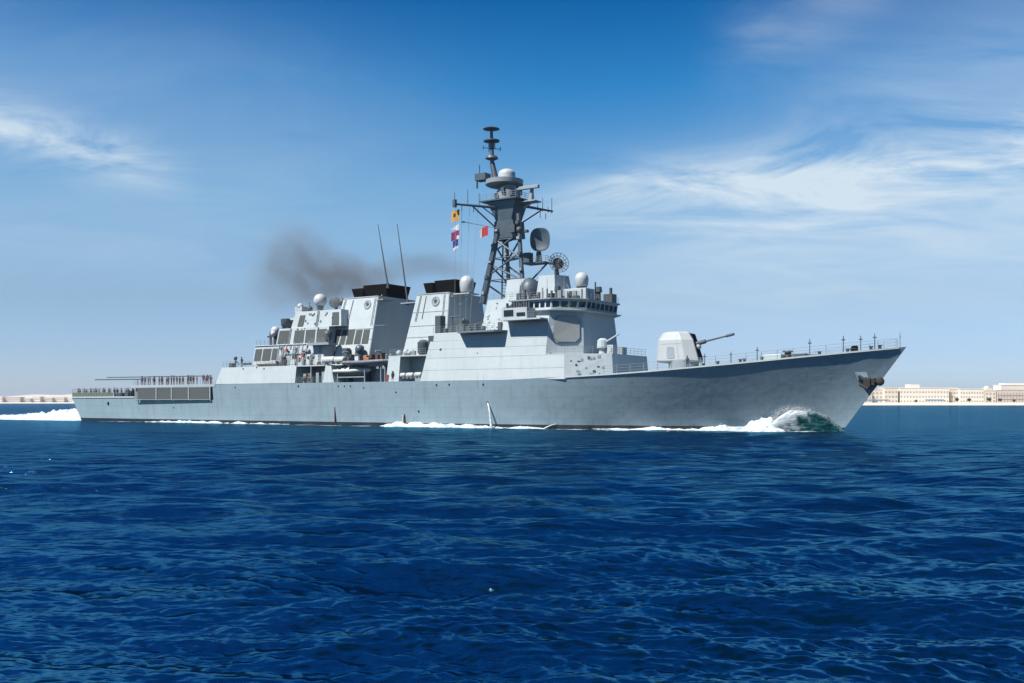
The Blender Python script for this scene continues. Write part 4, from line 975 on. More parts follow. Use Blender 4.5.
def capsule(s, t, z, Ln, r, name, label, group=None, cat='life raft'):
    o = empty(name, wpos(s, t, z), HEAD)
    tag(o, label, cat, group)
    MB().lathe((-Ln / 2, 0, 0), [(0, r * 0.5), (0.08, r * 0.85), (0.2, r), (Ln - 0.2, r), (Ln - 0.08, r * 0.85), (Ln, r * 0.5)], 18, (1, 0, 0)).build('canister', RAFTM, o, smooth=True)
    mb = MB()
    for f in (0.28, 0.5, 0.72): mb.lathe((-Ln / 2 + Ln * f - 0.04, 0, 0), [(0, r + 0.015), (0.08, r + 0.015)], 18, (1, 0, 0))
    mb.box(-Ln * 0.35, -Ln * 0.2, -r * 0.7, r * 0.7, -r - 0.12, -r * 0.6).box(Ln * 0.2, Ln * 0.35, -r * 0.7, r * 0.7, -r - 0.12, -r * 0.6)
    mb.build('strap', GREY, o)
    return o
capsule(75.4, 9.7, 11.25, 2.9, 0.62, 'life_raft', 'large white life raft canister below the balcony, aft one of a pair', 'life raft canisters below the balcony')
capsule(78.0, 9.7, 11.2, 2.2, 0.60, 'life_raft', 'large white life raft canister touching the grey inflatable boat, forward one of a pair', 'life raft canisters below the balcony')
capsule(91.9, 9.7, 8.35, 1.3, 0.42, 'life_raft', 'small white life raft canister nearest the white vestibule between the funnels', 'life raft canisters in the recess between the funnels')
capsule(93.5, 9.7, 8.35, 1.45, 0.44, 'life_raft', 'small white life raft canister in the middle of three between the funnels', 'life raft canisters in the recess between the funnels')
capsule(95.2, 9.7, 8.4, 1.4, 0.42, 'life_raft', 'small white life raft canister nearest the slanted white deckhouse wall', 'life raft canisters in the recess between the funnels')

# signal flags
def flag(name, s, t, z, wd, ht, parts, label, cat='flag', tri=False, droop=0.25):
    """parts: list of (u0,u1,v0,v1,material); cloth hangs from (s,t,z) and blows aft"""
    root = empty(name, wpos(s, t, z), HEAD); tag(root, label, cat, 'signal flags on the starboard halyard' if name == 'signal_flag' else None)
    for k, (u0, u1, v0, v1, m_, nm, lift) in enumerate(parts):
        mb = MB(); nu, nv = 8, 6
        for side_ in (0.012 + lift, -0.012 - lift):
            g = []
            for i in range(nu + 1):
                row = []
                u = u0 + (u1 - u0) * i / nu
                for j in range(nv + 1):
                    v = v0 + (v1 - v0) * j / nv
                    vv = 0.5 + (v - 0.5) * (1 - u * 0.9) if tri else v
                    row.append(mb.V((-u * wd, side_ + 0.16 * math.sin(u * 7 + z) * u, -vv * ht - droop * u * ht - 0.05 * math.sin(u * 9))))
                g.append(row)
            for i in range(nu):
                for j in range(nv): mb.bm.faces.new([g[i][j], g[i + 1][j], g[i + 1][j + 1], g[i][j + 1]])
        mb.build(nm, m_, root, smooth=False)
    return root
flag('signal_flag', 101.7, 7.3, 34.9, 1.7, 1.7, [(0, 1, 0, 1, YEL, 'flag_cloth', 0), (0.4, 0.66, 0.3, 0.62, BKC, 'flag_mark', 0.01)], 'yellow signal flag with a dark mark, topmost on the halyard')
flag('signal_flag', 101.5, 7.2, 32.6, 1.4, 1.1, [(0, 1, 0, 1, WHC, 'flag_cloth', 0)], 'plain white signal pennant between the yellow flag and the magenta one', tri=True)
flag('signal_flag', 101.6, 7.2, 31.6, 1.5, 1.4, [(0, 1, 0, 1, PURC, 'flag_cloth', 0), (0, 0.35, 0.6, 1, WHC, 'flag_mark', 0.01)], 'magenta and white signal flag hanging third on the halyard')
flag('signal_flag', 101.3, 7.1, 30.2, 1.1, 1.5, [(0, 1, 0, 0.72, BLC, 'flag_cloth', 0), (0, 1, 0.72, 1, WHC, 'flag_mark', 0)], 'blue and white signal flag, lowest on the halyard')
flag('national_flag', 104.9, 3.9, 32.4, 1.5, 1.5, [(0, 1, 0, 1, REDC, 'flag_cloth', 0), (0.78, 1.0, 0.0, 1.0, WHC, 'flag_fringe', 0.004)], 'red flag with white edge flying beside the mast', 'flag')

# sailors on deck
def person_mesh(pose, cloth):
    js = {'pel': (0, 0, 0.95, .15), 'chest': (0.02, 0, 1.30, .17), 'neck': (0.03, 0, 1.50, .06), 'head': (0.05, 0, 1.66, .10), 'top': (0.04, 0, 1.75, .07)}
    for sd_, q in (('r', 1), ('l', -1)):
        js['hip' + sd_] = (0, .10 * q, .88, .10); js['kn' + sd_] = (0.03, .12 * q, .50, .065); js['an' + sd_] = (-0.01, .13 * q, .09, .045); js['to' + sd_] = (0.15, .14 * q, .04, .035)
        js['sh' + sd_] = (0, .19 * q, 1.42, .065)
        if pose == 0: js['el' + sd_] = (-0.02, .26 * q, 1.14, .045); js['ha' + sd_] = (0.06, .25 * q, .86, .035)
        elif pose == 1: js['el' + sd_] = (0.08, .29 * q, 1.16, .045); js['ha' + sd_] = (0.34, .20 * q, 1.08, .035)
        else: js['el' + sd_] = (0.02, .28 * q, 1.16, .045); js['ha' + sd_] = (0.0, .12 * q if q > 0 else -.24, .98, .035)
    names = list(js); ix = {n: i for i, n in enumerate(names)}
    E_ = [('pel', 'chest'), ('chest', 'neck'), ('neck', 'head'), ('head', 'top')]
    for q in 'rl': E_ += [('pel', 'hip' + q), ('hip' + q, 'kn' + q), ('kn' + q, 'an' + q), ('an' + q, 'to' + q), ('chest', 'sh' + q), ('sh' + q, 'el' + q), ('el' + q, 'ha' + q)]
    me = bpy.data.meshes.new('tmp'); me.from_pydata([js[n][:3] for n in names], [(ix[a], ix[b]) for a, b in E_], [])
    o = bpy.data.objects.new('tmp', me); C.objects.link(o)
    sk = o.modifiers.new('s', 'SKIN'); sb = o.modifiers.new('u', 'SUBSURF'); sb.levels = 1
    for i, n in enumerate(names): me.skin_vertices[0].data[i].radius = (js[n][3], js[n][3]); me.skin_vertices[0].data[i].use_root = (n == 'pel')
    dg = bpy.context.evaluated_depsgraph_get()
    r = bpy.data.meshes.new_from_object(o.evaluated_get(dg)); r.name = 'person'
    bpy.data.objects.remove(o)
    r.materials.clear()
    for m_ in (cloth, SKIN, BKC): r.materials.append(m_)
    hands = [Vector(js['har'][:3]), Vector(js['hal'][:3])]
    for p_ in r.polygons:
        c_ = p_.center; p_.use_smooth = True
        p_.material_index = 1 if c_.z > 1.50 or min((c_ - h_).length for h_ in hands) < 0.09 else (2 if c_.z < 0.12 else 0)
    return r
capm = MB().lathe((0.04, 0, 1.72), [(0, 0.125), (0.05, 0.13), (0.09, 0.09), (0.1, 0.01)], 12).box(0.12, 0.24, -0.07, 0.07, 1.725, 1.745)
capo = capm.build('cap', BKC); cap_mesh = capo.data; bpy.data.objects.remove(capo)
PM = {(p_, c_.name): person_mesh(p_, c_) for p_ in (0, 1, 2) for c_ in (CLOTH_RED, CLOTH_NAVY, CLOTH_KHAKI)}
def person(s, t, z, rz, pose, cloth, label, group):
    o = bpy.data.objects.new('person', PM[(pose, cloth.name)]); C.objects.link(o)
    o.location = wpos(s, t, z); o.rotation_euler = (0, 0, HEAD + rz); o.scale = (random.uniform(0.95, 1.12),) * 2 + (random.uniform(0.92, 1.06),)
    c_ = bpy.data.objects.new('cap', cap_mesh); C.objects.link(c_); c_.parent = o
    tag(o, label, 'person', group)
    return o
random.seed(33)
for k in range(26):
    s = 22.4 + k * 0.86 + random.uniform(-0.3, 0.3)
    person(s, 9.0 + random.uniform(-0.7, 0.3), 7.38, R(-90) + random.uniform(-0.8, 0.8), random.choice((0, 1, 2)), CLOTH_RED, 'crew member in maroon coverall standing behind the flight deck rail', 'crew lined along the flight deck rail')
for k in range(8):
    s = 12.6 + k * 0.8 + random.uniform(-0.2, 0.2)
    person(s, 8.0 + random.uniform(-0.8, 0.3), 5.1, R(-90) + random.uniform(-1, 1), random.choice((0, 1, 2)), CLOTH_NAVY, 'crew member in navy coverall standing on the quarterdeck just aft of the flight deck', 'crew on the quarterdeck')
for k in range(13):
    s = -2.0 + k * 1.1
    person(s, 7.7 + random.uniform(-0.5, 0.2), 5.1, R(-90) + random.uniform(-0.6, 0.6), random.choice((0, 2)), CLOTH_KHAKI, 'crew member in olive coverall behind the green netting at the stern rail', 'crew behind the stern netting')
for s, t, z, cl_, lb in ((90.3, 10.28, 7.36, CLOTH_NAVY, 'crew member in navy beside the red fire station at the white vestibule'), (95.6, 9.0, 7.36, CLOTH_NAVY, 'crew member in navy in the recess against the slanted deckhouse wall'),
                         (70.2, 9.4, 7.36, CLOTH_KHAKI, 'crew member in olive inside the dark side gallery below the hangar roof'), (52.6, 9.2, 10.45, CLOTH_NAVY, 'crew member in navy at the aft end of the hangar roof rail'),
                         (115.6, 7.6, 19.48, CLOTH_NAVY, 'crew member in navy on the bridge roof behind the rail'), (140.4, 5.9, 8.7, CLOTH_NAVY, 'crew member in navy on the foredeck under the gun barrel')):
    person(s, t, z, R(-90), 0, cl_, lb, None)
# ================================================================== wake, spray
def foam_mat():
    m = bpy.data.materials.new('sea_foam'); m.use_nodes = True
    t = m.node_tree; p = t.nodes['Principled BSDF']
    geo = t.nodes.new('ShaderNodeNewGeometry')
    n = t.nodes.new('ShaderNodeTexNoise'); t.links.new(geo.outputs['Position'], n.inputs['Vector']); n.inputs['Scale'].default_value = 1.6; n.inputs['Detail'].default_value = 6
    t.links.new(ramp(n.outputs[0], [(0.34, (0.22, 0.31, 0.36)), (0.45, (0.42, 0.46, 0.48)), (0.6, (0.54, 0.55, 0.56))], t), p.inputs['Base Color'])
    p.inputs['Roughness'].default_value = 0.8
    b = t.nodes.new('ShaderNodeBump'); b.inputs['Strength'].default_value = 0.6; b.inputs['Distance'].default_value = 0.3
    t.links.new(n.outputs[0], b.inputs['Height']); t.links.new(b.outputs[0], p.inputs['Normal'])
    return m
FOAM = foam_mat()
def foam_field(name, s0, s1, ns, v0, v1, nv, hfun, pos, label, drops=0, seed=0, cut=0.06, rg=0.75):
    rnd = random.Random(seed); mb = MB()
    g = {}
    for i in range(ns + 1):
        s = s0 + (s1 - s0) * i / ns
        for j in range(nv + 1):
            v = v0 + (v1 - v0) * j / nv
            n = noise.fractal(Vector((s * 0.45 + seed, v * 0.7, seed)), 0.9, 2.1, 5)
            n2 = noise.fractal(Vector((s * 0.16, v * 0.3, seed + 9)), 0.9, 2, 3)
            h = hfun(s, v) * (0.80 + rg * n) + 0.22 * n2 - 0.10 if hfun(s, v) > 0.01 else -0.3
            g[i, j] = (h, s, v, n)
    vs = {}
    for (i, j), (h, s, v, n) in g.items():
        x, y = pos(s, v); vs[i, j] = mb.V((x, y, h))
    for i in range(ns):
        for j in range(nv):
            q = [(i, j), (i + 1, j), (i + 1, j + 1), (i, j + 1)]
            if max(g[k][0] for k in q) > cut: mb.bm.faces.new([vs[k] for k in q])
    loose = [v_ for v_ in mb.bm.verts if not v_.link_faces]
    bmesh.ops.delete(mb.bm, geom=loose, context='VERTS')
    for k in range(drops):
        i, j = rnd.choice(list(g)); h, s, v, n = g[i, j]
        if h < 0.25: continue
        x, y = pos(s, v); r_ = 0.02 + 0.06 * rnd.random() ** 2
        z = h + abs(rnd.gauss(0, 0.25 * h + 0.05))
        c = Vector((x + rnd.gauss(0, .15), y + rnd.gauss(0, .2), z))
        a = [mb.V(c + Vector(d) * r_) for d in ((1, 0, 0), (0, 1, 0), (-1, 0, 0), (0, -1, 0), (0, 0, 1), (0, 0, -1))]
        for f in ((0, 1, 4), (1, 2, 4), (2, 3, 4), (3, 0, 4), (1, 0, 5), (2, 1, 5), (3, 2, 5), (0, 3, 5)): mb.bm.faces.new([a[q_] for q_ in f])
    o = mb.build(name, FOAM, None, smooth=True); o.location = O0; o.rotation_euler = (0, 0, HEAD)
    return tag(o, label, kind='stuff')
def side_pos(s, v): return s, halfb(s, 0) - 0.15 + v
def bump_tab(tab): return lambda s: interp(s, tab)
def side_foam(name, tab, width, label, seed, drops=300):
    hh = bump_tab(tab)
    def hf(s, v):
        w_ = width * (0.55 + 0.45 * math.sin(s * 0.7 + seed)) + 0.5
        return hh(s) * max(0, 1 - (v / w_) ** 2) if v < w_ else 0
    s0, s1 = tab[0][0], tab[-1][0]
    return foam_field(name, s0, s1, int((s1 - s0) / 0.17), 0, width + 0.6, 16, hf, side_pos, label, drops, seed)
side_foam('side_foam', [(124, 0.0), (128, 0.22), (134, 0.38), (140, 0.62), (144, 1.0), (148, 1.7), (150.5, 2.6), (152.6, 3.1), (154.0, 2.6), (155.4, 1.2), (156.4, 0.1)], 2.9, 'white foam running aft from the bow wave along the hull', 3, 900)
side_foam('side_foam', [(85, 0.0), (88, 0.3), (92, 1.2), (95, 1.0), (100, 0.75), (106, 0.65), (112, 0.4), (117, 0.18), (120, 0.0)], 2.4, 'white foam patch along the hull amidships under the water jets', 8, 500)
side_foam('side_foam', [(24, 0.0), (28, 0.35), (34, 0.6), (37, 0.65), (42, 0.4), (50, 0.3), (58, 0.4), (66, 0.15), (70, 0.0)], 1.9, 'thin white foam patch along the hull below the flight deck', 14, 400)
def sternh(s, v):
    base = interp(s, [(-120, 0.12), (-60, 0.45), (-35, 1.1), (-22, 1.7), (-14, 2.5), (-9, 3.0), (-5, 2.9), (-2.2, 1.8), (-0.3, 0.3)])
    w_ = 9.0 + 0.04 * (-s)
    return base * max(0, 1 - (abs(v) / w_) ** 3.5) if abs(v) < w_ else 0
foam_field('stern_wake', -115, -0.2, 420, -10, 10, 44, sternh, lambda s, v: (s, v), 'heaped white foam of the wake thrown up behind the stern', 1500, 20, rg=0.38)

# glassy green bow wave standing against the stem
def bow_wave_mat():
    m = bpy.data.materials.new('bow_wave_water'); m.use_nodes = True
    t = m.node_tree; p = t.nodes['Principled BSDF']
    tcn = t.nodes.new('ShaderNodeTexCoord'); mpn = t.nodes.new('ShaderNodeMapping'); t.links.new(tcn.outputs['Object'], mpn.inputs[0]); mpn.inputs['Scale'].default_value = (0.35, 0.8, 1.3); mpn.inputs['Rotation'].default_value = (0, R(28), 0)
    n = t.nodes.new('ShaderNodeTexNoise'); t.links.new(mpn.outputs[0], n.inputs['Vector']); n.inputs['Scale'].default_value = 2.4; n.inputs['Detail'].default_value = 7
    c = ramp(n.outputs[0], [(0.34, (0.001, 0.014, 0.020)), (0.52, (0.006, 0.055, 0.060)), (0.70, (0.03, 0.13, 0.14)), (0.86, (0.25, 0.36, 0.38))], t)
    spz = t.nodes.new('ShaderNodeSeparateXYZ'); t.links.new(tcn.outputs['Object'], spz.inputs[0])
    n3 = t.nodes.new('ShaderNodeTexNoise'); t.links.new(tcn.outputs['Object'], n3.inputs['Vector']); n3.inputs['Scale'].default_value = 1.1; n3.inputs['Detail'].default_value = 9
    brk = mth('ADD', mth('MULTIPLY', spz.outputs[2], 0.13), mth('ADD', mth('MULTIPLY', mth('SUBTRACT', 156.2, spz.outputs[0]), 0.085), n3.outputs[0]))   # broken water towards the top and the aft end
    c = mixc(ramp(brk, [(0.70, 0.0), (1.02, 0.95)], t), c, (0.42, 0.46, 0.48), tree=t)
    t.links.new(c, p.inputs['Base Color']); p.inputs['Roughness'].default_value = 0.25; p.inputs['IOR'].default_value = 1.33
    b = t.nodes.new('ShaderNodeBump'); b.inputs['Strength'].default_value = 0.7; b.inputs['Distance'].default_value = 0.2
    t.links.new(n.outputs[0], b.inputs['Height']); t.links.new(b.outputs[0], p.inputs['Normal'])
    return m
BWM = bow_wave_mat()
BH = [(149.5, 0.2), (151.2, 1.3), (152.4, 2.3), (153.8, 2.95), (155.2, 3.05), (156.8, 2.75), (158.4, 2.0), (159.6, 1.1), (160.4, 0.2)]
for side in (1, -1):
    mb = MB(); ns, nv = 90, 26; g = []
    crest = []
    for i in range(ns + 1):
        s = 149.5 + (160.4 - 149.5) * i / ns; H_ = interp(s, BH); W_ = 0.25 + (160.4 - s) * 0.23
        base = max(halfb(min(s, 159.9), 0), 0.0); row = []
        for j in range(nv + 1):
            q = j / nv
            # from the hull, over the crest, down the outer face
            a = math.pi * (0.30 + 0.70 * q)
            z = H_ * max(math.sin(a), 0) ** 0.75 + 0.0
            d = W_ * (0.5 - 0.62 * math.cos(a)) * 0.8
            n = noise.fractal(Vector((s * 0.9, q * 4, 5)), 0.9, 2, 4)
            top = halfb(min(s, 159.9), min(z, 3)) 
            row.append(mb.V((s, side * (max(base, top * 0.9) + d - 0.12 + 0.05 * n), z - 0.12 + 0.05 * n * H_)))
            if abs(a - math.pi * 0.52) < 0.06: crest.append((s, max(base, top * 0.9) + d - 0.1, z - 0.1))
        g.append(row)
    for i in range(ns):
        for j in range(nv): mb.bm.faces.new([g[i][j], g[i + 1][j], g[i + 1][j + 1], g[i][j + 1]])
    o = mb.build('bow_wave', BWM, None, smooth=True); o.location = O0; o.rotation_euler = (0, 0, HEAD)
    tag(o, 'glassy green wave curling up at the bow' if side == 1 else 'green wave on the far side of the bow', kind='stuff')
    rnd = random.Random(side + 5); mb = MB()
    for (s, t, z) in crest:
        H_ = interp(s, BH)
        for k in range(90):
            r_ = 0.010 + 0.034 * rnd.random() ** 2
            back = (160.4 - s) / 11
            c = Vector((s - abs(rnd.gauss(0, 0.5)), side * (t + rnd.gauss(0, 0.2)), z + abs(rnd.gauss(0.0, 0.07 + 0.20 * back * H_)) - 0.12))
            a = [mb.V(c + Vector(d) * r_) for d in ((1, 0, 0), (0, 1, 0), (-1, 0, 0), (0, -1, 0), (0, 0, 1), (0, 0, -1))]
            for f in ((0, 1, 4), (1, 2, 4), (2, 3, 4), (3, 0, 4), (1, 0, 5), (2, 1, 5), (3, 2, 5), (0, 3, 5)): mb.bm.faces.new([a[q_] for q_ in f])
    o = mb.build('bow_spray', FOAM, None); o.location = O0; o.rotation_euler = (0, 0, HEAD)
    tag(o, 'white spray breaking from the bow wave crest', kind='stuff')

# water jets from the hull side
def jet(s, z, s2, t_out, label, r0=0.10):
    mb = MB(); t0 = halfb(s, z); rings = []
    for k in range(15):
        f = k / 14; c = Vector((s + (s2 - s) * f, t0 + t_out * f, z - (z + 0.2) * (0.25 * f + 0.75 * f * f)))
        r = r0 * (1 + 0.9 * f)
        rings.append([c + Vector((math.cos(a) * r * (1 + 0.25 * noise.noise(Vector((f * 7, a, s)))), math.sin(a) * r, 0)) for a in np.linspace(0, 2 * math.pi, 10, endpoint=False)])
    mb.loft(rings); o = mb.build('water_jet', FOAM, None, smooth=True); o.location = O0; o.rotation_euler = (0, 0, HEAD)
    tag(o, label, 'water jet')
jet(109.0, 3.9, 110.2, 0.6, 'tall white jet of cooling water pouring from a port halfway up the hull side', 0.11)
jet(120.4, 0.75, 118.6, 1.4, 'short slanting white water jet at the waterline, forward of the tall jet', 0.12)
jet(92.2, 1.9, 92.25, 0.3, 'thin short water jet running down the hull near the aft foam patch', 0.05)

# ================================================================== exhaust smoke
def smoke():
    bm = bmesh.new(); bmesh.ops.create_cube(bm, size=1)
    s0, s1, t0, t1, z0, z1 = 34, 103, -8, 8, 18.5, 41
    for v in bm.verts: v.co = Vector(((s0 + s1) / 2 + v.co.x * (s1 - s0), -((t0 + t1) / 2) + v.co.y * (t1 - t0), (z0 + z1) / 2 + v.co.z * (z1 - z0)))
    me = bpy.data.meshes.new('exhaust_smoke'); bm.to_mesh(me); bm.free()
    o = bpy.data.objects.new('exhaust_smoke', me); C.objects.link(o); o.location = O0; o.rotation_euler = (0, 0, HEAD)
    m = bpy.data.materials.new('brown_smoke'); m.use_nodes = True; t = m.node_tree; t.nodes.clear()
    out = t.nodes.new('ShaderNodeOutputMaterial'); pv = t.nodes.new('ShaderNodeVolumePrincipled'); t.links.new(pv.outputs[0], out.inputs['Volume'])
    pv.inputs['Color'].default_value = (0.30, 0.262, 0.235, 1); pv.inputs['Anisotropy'].default_value = 0.2
    tcn = t.nodes.new('ShaderNodeTexCoord'); pos = tcn.outputs['Object']
    nz_ = t.nodes.new('ShaderNodeTexNoise'); t.links.new(pos, nz_.inputs['Vector']); nz_.inputs['Scale'].default_value = 0.28; nz_.inputs['Detail'].default_value = 5; nz_.inputs['Distortion'].default_value = 0.4
    acc = None
    for (s, tt, z, rs, rz_, amt) in ((70, 0, 26.9, 6.5, 4.6, 1.1), (64, 0, 30.0, 6, 4.5, 0.35), (62.5, 0, 25.6, 7, 5.0, 0.7), (58, 0, 31.0, 8, 7.0, 0.42), (53, 0, 27.4, 9, 8.0, 0.36), (54, 0, 34, 9, 6, 0.16), (77, 0, 26.0, 5, 2.8, 0.75), (83, 0, 27.6, 6.5, 3.0, 0.38), (90, 0, 27.8, 6, 2.6, 0.36), (95.5, 0, 26.2, 3.5, 1.8, 0.35)):
        mpn = t.nodes.new('ShaderNodeMapping'); mpn.vector_type = 'POINT'; t.links.new(pos, mpn.inputs[0])
        mpn.inputs['Scale'].default_value = (1 / rs, 1 / 4.5, 1 / rz_); mpn.inputs['Location'].default_value = (-s / rs, tt / 4.5, -z / rz_)
        ln = t.nodes.new('ShaderNodeVectorMath'); ln.operation = 'LENGTH'; t.links.new(mpn.outputs[0], ln.inputs[0])
        mr = t.nodes.new('ShaderNodeMapRange'); mr.interpolation_type = 'SMOOTHERSTEP'; t.links.new(ln.outputs['Value'], mr.inputs[0]); mr.inputs[1].default_value = 1.35; mr.inputs[2].default_value = 0.1; mr.inputs[3].default_value = 0; mr.inputs[4].default_value = amt
        acc = mr.outputs[0] if acc is None else _m('ADD', acc, mr.outputs[0], tree=t)
    nr = t.nodes.new('ShaderNodeMapRange'); t.links.new(nz_.outputs[0], nr.inputs[0]); nr.inputs[1].default_value = 0.36; nr.inputs[2].default_value = 0.66; nr.inputs[3].default_value = 0.45; nr.inputs[4].default_value = 1.25
    d = _m('MULTIPLY', _m('MULTIPLY', acc, nr.outputs[0], tree=t), 0.165, tree=t)
    t.links.new(d, pv.inputs['Density'])
    me.materials.append(m)
    tag(o, 'brown exhaust smoke drifting aft from the funnels', kind='stuff')
smoke()

# ================================================================== town on the far shore
CREAM = mat('cream_render', (1.0, 0.90, 0.74), 0.85, 0, 0.05, 0.1)
WARM = mat('warm_white_render', (1.15, 1.06, 0.92), 0.85, 0, 0.05, 0.1)
PINK = mat('pinkish_render', (0.88, 0.74, 0.66), 0.85, 0, 0.05, 0.1)
TOWNWIN = mat('town_window', (0.50, 0.44, 0.40), 0.4, 0, 0.2, 0.3)  # dull tan for the window boxes, darker than the walls
BLUEAW = mat('blue_awning', (0.12, 0.24, 0.38), 0.7, 0, 0.1, 0.2)
TREEG = mat('shore_foliage', (0.035, 0.055, 0.025), 0.9, 0, 0.3, 0.6)
TRUNK = mat('shore_trunk', (0.09, 0.065, 0.045), 0.9, 0, 0.2, 0.6)
def wbox(mb, x0, x1, y0, y1, z0, z1): return mb.box(x0, x1, -y1, -y0, z0, z1)
win_cache = {}
def window_mesh(wd, ht):
    k = (round(wd, 1), round(ht, 1))
    if k not in win_cache:
        me = wbox(MB(), -wd / 2, wd / 2, -0.12, 0.25, 0, ht).build('window', TOWNWIN); win_cache[k] = me.data; bpy.data.objects.remove(me)
    return win_cache[k]
def building(x0, x1, y, base, h, m, nwin, floors, label, name='building', tops=(), arch=False, dep=22, wsz=(1.6, 1.9), stripe=False):
    b = empty(name, ((x0 + x1) / 2, y, base)); W = x1 - x0
    tag(b, label, 'building', 'buildings along the far shore')
    wall = wbox(MB(), -W / 2, W / 2, 0, dep, -3.0, h).build('wall', m, b)
    wbox(MB(), -W / 2 - 0.3, W / 2 + 0.3, -0.35, dep + 0.3, h, h + 0.7).build('parapet', m, b)
    for (a, c, hh, kind) in tops:
        tb = wbox(MB(), -W / 2 + a * W, -W / 2 + c * W, 3, dep - 3, h + 0.7, h + hh)
        if kind == 'dome': tb.lathe((-W / 2 + (a + c) / 2 * W, -dep / 2, h + hh), [(0, (c - a) * W / 2), ((c - a) * W * 0.25, (c - a) * W * 0.4), ((c - a) * W * 0.42, (c - a) * W * 0.1)], 14)
        tb.build('roof_block', m, b)
    fh = (h - 1.2) / floors
    for f in range(floors):
        for k in range(nwin):
            o = bpy.data.objects.new('window', window_mesh(*wsz)); C.objects.link(o); o.parent = b
            o.location = (-W / 2 + (k + 0.5) * W / nwin, 0.0, 0.9 + f * fh)
    if stripe:
        for f in range(1, floors): wbox(MB(), -W / 2, W / 2, -0.8, 0, f * fh + 0.1, f * fh + 0.4).build('balcony', m, b)
    return b
YB = 1330
def px2x(px, y): return (px - 512) / 1000 * y
specs = [(846, 872, 15.0, PINK, 7, 3, 'low pinkish building nearest the bow of the ship', (), 0),
         (871.5, 883, 17.5, CREAM, 3, 3, 'narrow cream block between the low pinkish building and the framed one', (), 6),
         (884.5, 898, 19.5, CREAM, 4, 3, 'cream building with three storeys, left of the long white hotel', (), 0),
         (900, 949, 19.5, WARM, 16, 3, 'long warm white hotel with rows of small windows and a raised roof block', ((0.22, 0.42, 5.0, 'b'),), 2),
         (950, 959, 17.8, CREAM, 3, 3, 'short cream link building right of the long hotel', ((0.0, 1.0, 2.6, 'b'),), 7),
         (960, 984, 18.0, WARM, 9, 3, 'warm white building with three rows of windows, left of the domed block', (), 1),
         (985, 996, 16.0, CREAM, 3, 3, 'cream block with a small rounded dome on the roof', ((0.25, 0.75, 3.5, 'dome'),), 0),
         (997, 1042, 16.5, PINK, 15, 3, 'wide pinkish building with long balconies at the right', (), 0),
         (1001, 1046, 24.0, WARM, 14, 3, 'tall warm white building standing behind the pinkish one', ((0.1, 0.6, 3, 'b'),), 45),
         (1048, 1092, 18.0, WARM, 12, 3, 'white building farther right along the beach', (), 0),
         (1095, 1140, 16.0, CREAM, 12, 3, 'cream building at the far right end of the town', (), 5)]
for k, (a, c, h, m_, nw, fl, lb, tops, back) in enumerate(specs):
    y = YB + back
    building(px2x(a, y), px2x(c, y), y, 3.0, h, m_, nw, fl, lb, tops=tops, stripe=(k in (7, 8)), wsz=(1.7, 2.1) if m_ is not CREAM else (2.4, 2.2))
# beach awnings
for (a, c, lb) in ((866, 890, 'long blue beach awning at the left end of the town'), (927, 946, 'blue beach awning in front of the long white hotel')):
    y = 1295; w_ = (px2x(c, y) - px2x(a, y)); o = empty('beach_awning', (px2x((a + c) / 2, y), y, 2.2)); tag(o, lb, 'awning')
    mb = MB(); mb.loft([[(-w_ / 2, 0, 3.4), (w_ / 2, 0, 3.4), (w_ / 2, 0, 3.6), (-w_ / 2, 0, 3.6)], [(-w_ / 2, -7, 5.0), (w_ / 2, -7, 5.0), (w_ / 2, -7, 5.2), (-w_ / 2, -7, 5.2)]]); mb.build('awning_roof', BLUEAW, o)
    mb = MB()
    for k in range(8): mb.tube((-w_ / 2 + w_ * k / 7, 0, -1), (-w_ / 2 + w_ * k / 7, 0, 3.5), 0.15)
    mb.build('awning_posts', GREY, o)
def shore_tree(x, y, z, h, seed, label):
    o = empty('palm_tree' if seed % 2 else 'shore_tree', (x, y, z)); tag(o, label, 'tree', 'trees along the beach')
    MB().tube((0, 0, -1), (0.3, 0, h * 0.6), 0.35, 0.2, 7).tube((0.2, 0, h * 0.4), (1.2, 0.3, h * 0.75), 0.15, 0.08, 5).tube((0.2, 0, h * 0.4), (-1.0, -0.3, h * 0.75), 0.15, 0.08, 5).build('trunk', TRUNK, o)
    rnd = random.Random(seed); mb = MB()
    for k in range(240):
        v = Vector((rnd.gauss(0, 1), rnd.gauss(0, 1), rnd.gauss(0, 1))).normalized() * rnd.random() ** 0.4
        c = Vector((v.x * h * 0.42, v.y * h * 0.42, h * 0.72 + v.z * h * 0.3)); r = 0.25 + rnd.random() * 0.5
        a = Vector((rnd.gauss(0, 1), rnd.gauss(0, 1), rnd.gauss(0, 1))).normalized() * r; b_ = a.orthogonal().normalized() * r
        q = [mb.V(c + a), mb.V(c + b_), mb.V(c - a), mb.V(c - b_)]; mb.bm.faces.new(q)
    mb.build('crown', TREEG, o)
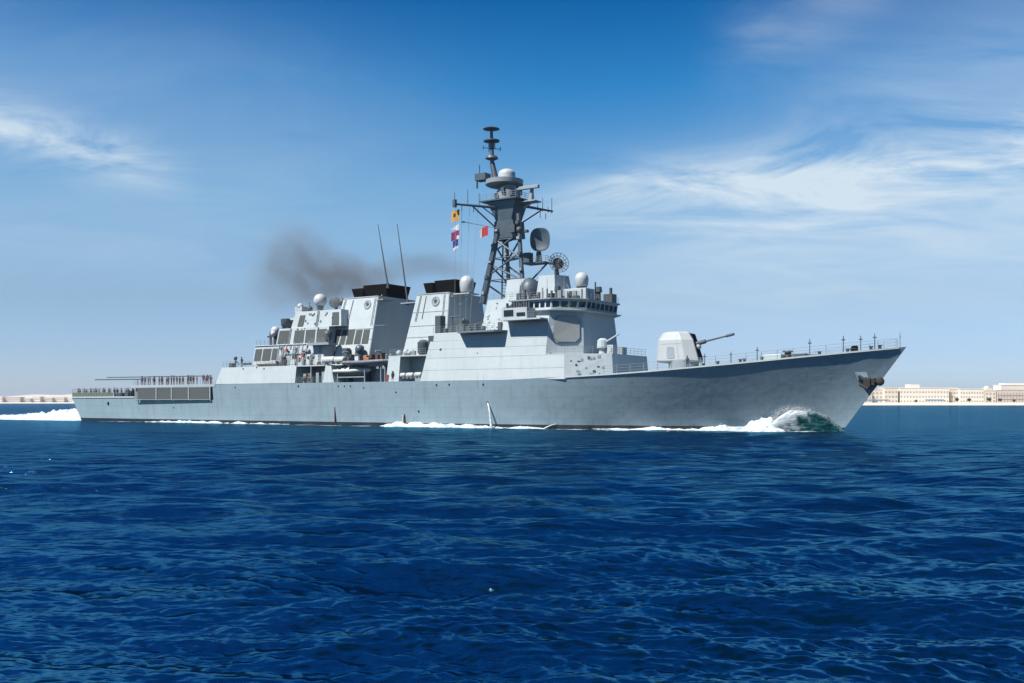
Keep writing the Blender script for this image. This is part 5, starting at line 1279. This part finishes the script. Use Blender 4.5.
for k, (px, h, lb) in enumerate(((957, 6.5, 'dark tree on the beach before the short cream link building'), (969, 6.0, 'dark tree before the white building left of the domed block'), (989, 7.0, 'dark tree before the domed block'), (1000, 6.0, 'dark tree at the left end of the balconied building'),
                                (916, 4.0, 'low tree before the long white hotel'), (1014, 4.5, 'small tree before the balconied building, rightmost'))):
    shore_tree(px2x(px, 1306), 1306, 2.6, h, k, lb)
# faint low buildings on the far left shore
random.seed(77)
lx = [(-30, -12, 16, 'pale block at the far left end of the distant shore'), (-9, 2, 26, 'pale tower block just outside the left edge of the distant shore'), (4, 20, 24, 'long pale hazy building second from the left on the distant shore'), (22, 30, 16, 'low pinkish hazy building in the left of the distant shore'),
      (32, 40, 27, 'taller pale hazy block in the middle of the distant left shore'), (42, 52, 20, 'hazy tan building left of the stern foam'), (54, 64, 23, 'hazy pale building just left of the ship stern'), (66, 80, 17, 'hazy tan building partly behind the ship stern')]
for k, (a, c, h, lb) in enumerate(lx):
    y = 3120 + 14 * k; h = 12 + (h - 14) * 0.5
    building(px2x(a, y), px2x(c, y), y, 2, h, (CREAM, WARM, PINK)[k % 3], 6, 2, lb, wsz=(3.2, 3.6), dep=30)

# ================================================================== sea haze
def haze():
    bm = bmesh.new(); bmesh.ops.create_cube(bm, size=1)
    for v in bm.verts: v.co = Vector((v.co.x * 16400, v.co.y * 16400, 31 + v.co.z * 68))
    me = bpy.data.meshes.new('haze'); bm.to_mesh(me); bm.free()
    o = bpy.data.objects.new('haze', me); C.objects.link(o)
    m = bpy.data.materials.new('sea_haze'); m.use_nodes = True; t = m.node_tree; t.nodes.clear()
    out = t.nodes.new('ShaderNodeOutputMaterial'); pv = t.nodes.new('ShaderNodeVolumePrincipled'); t.links.new(pv.outputs[0], out.inputs['Volume'])
    pv.inputs['Color'].default_value = (0.80, 0.88, 1.0, 1); pv.inputs['Density'].default_value = 0.00008; pv.inputs['Anisotropy'].default_value = 0.25
    me.materials.append(m)
    tag(o, 'thin pale haze over the sea', kind='stuff')
haze()
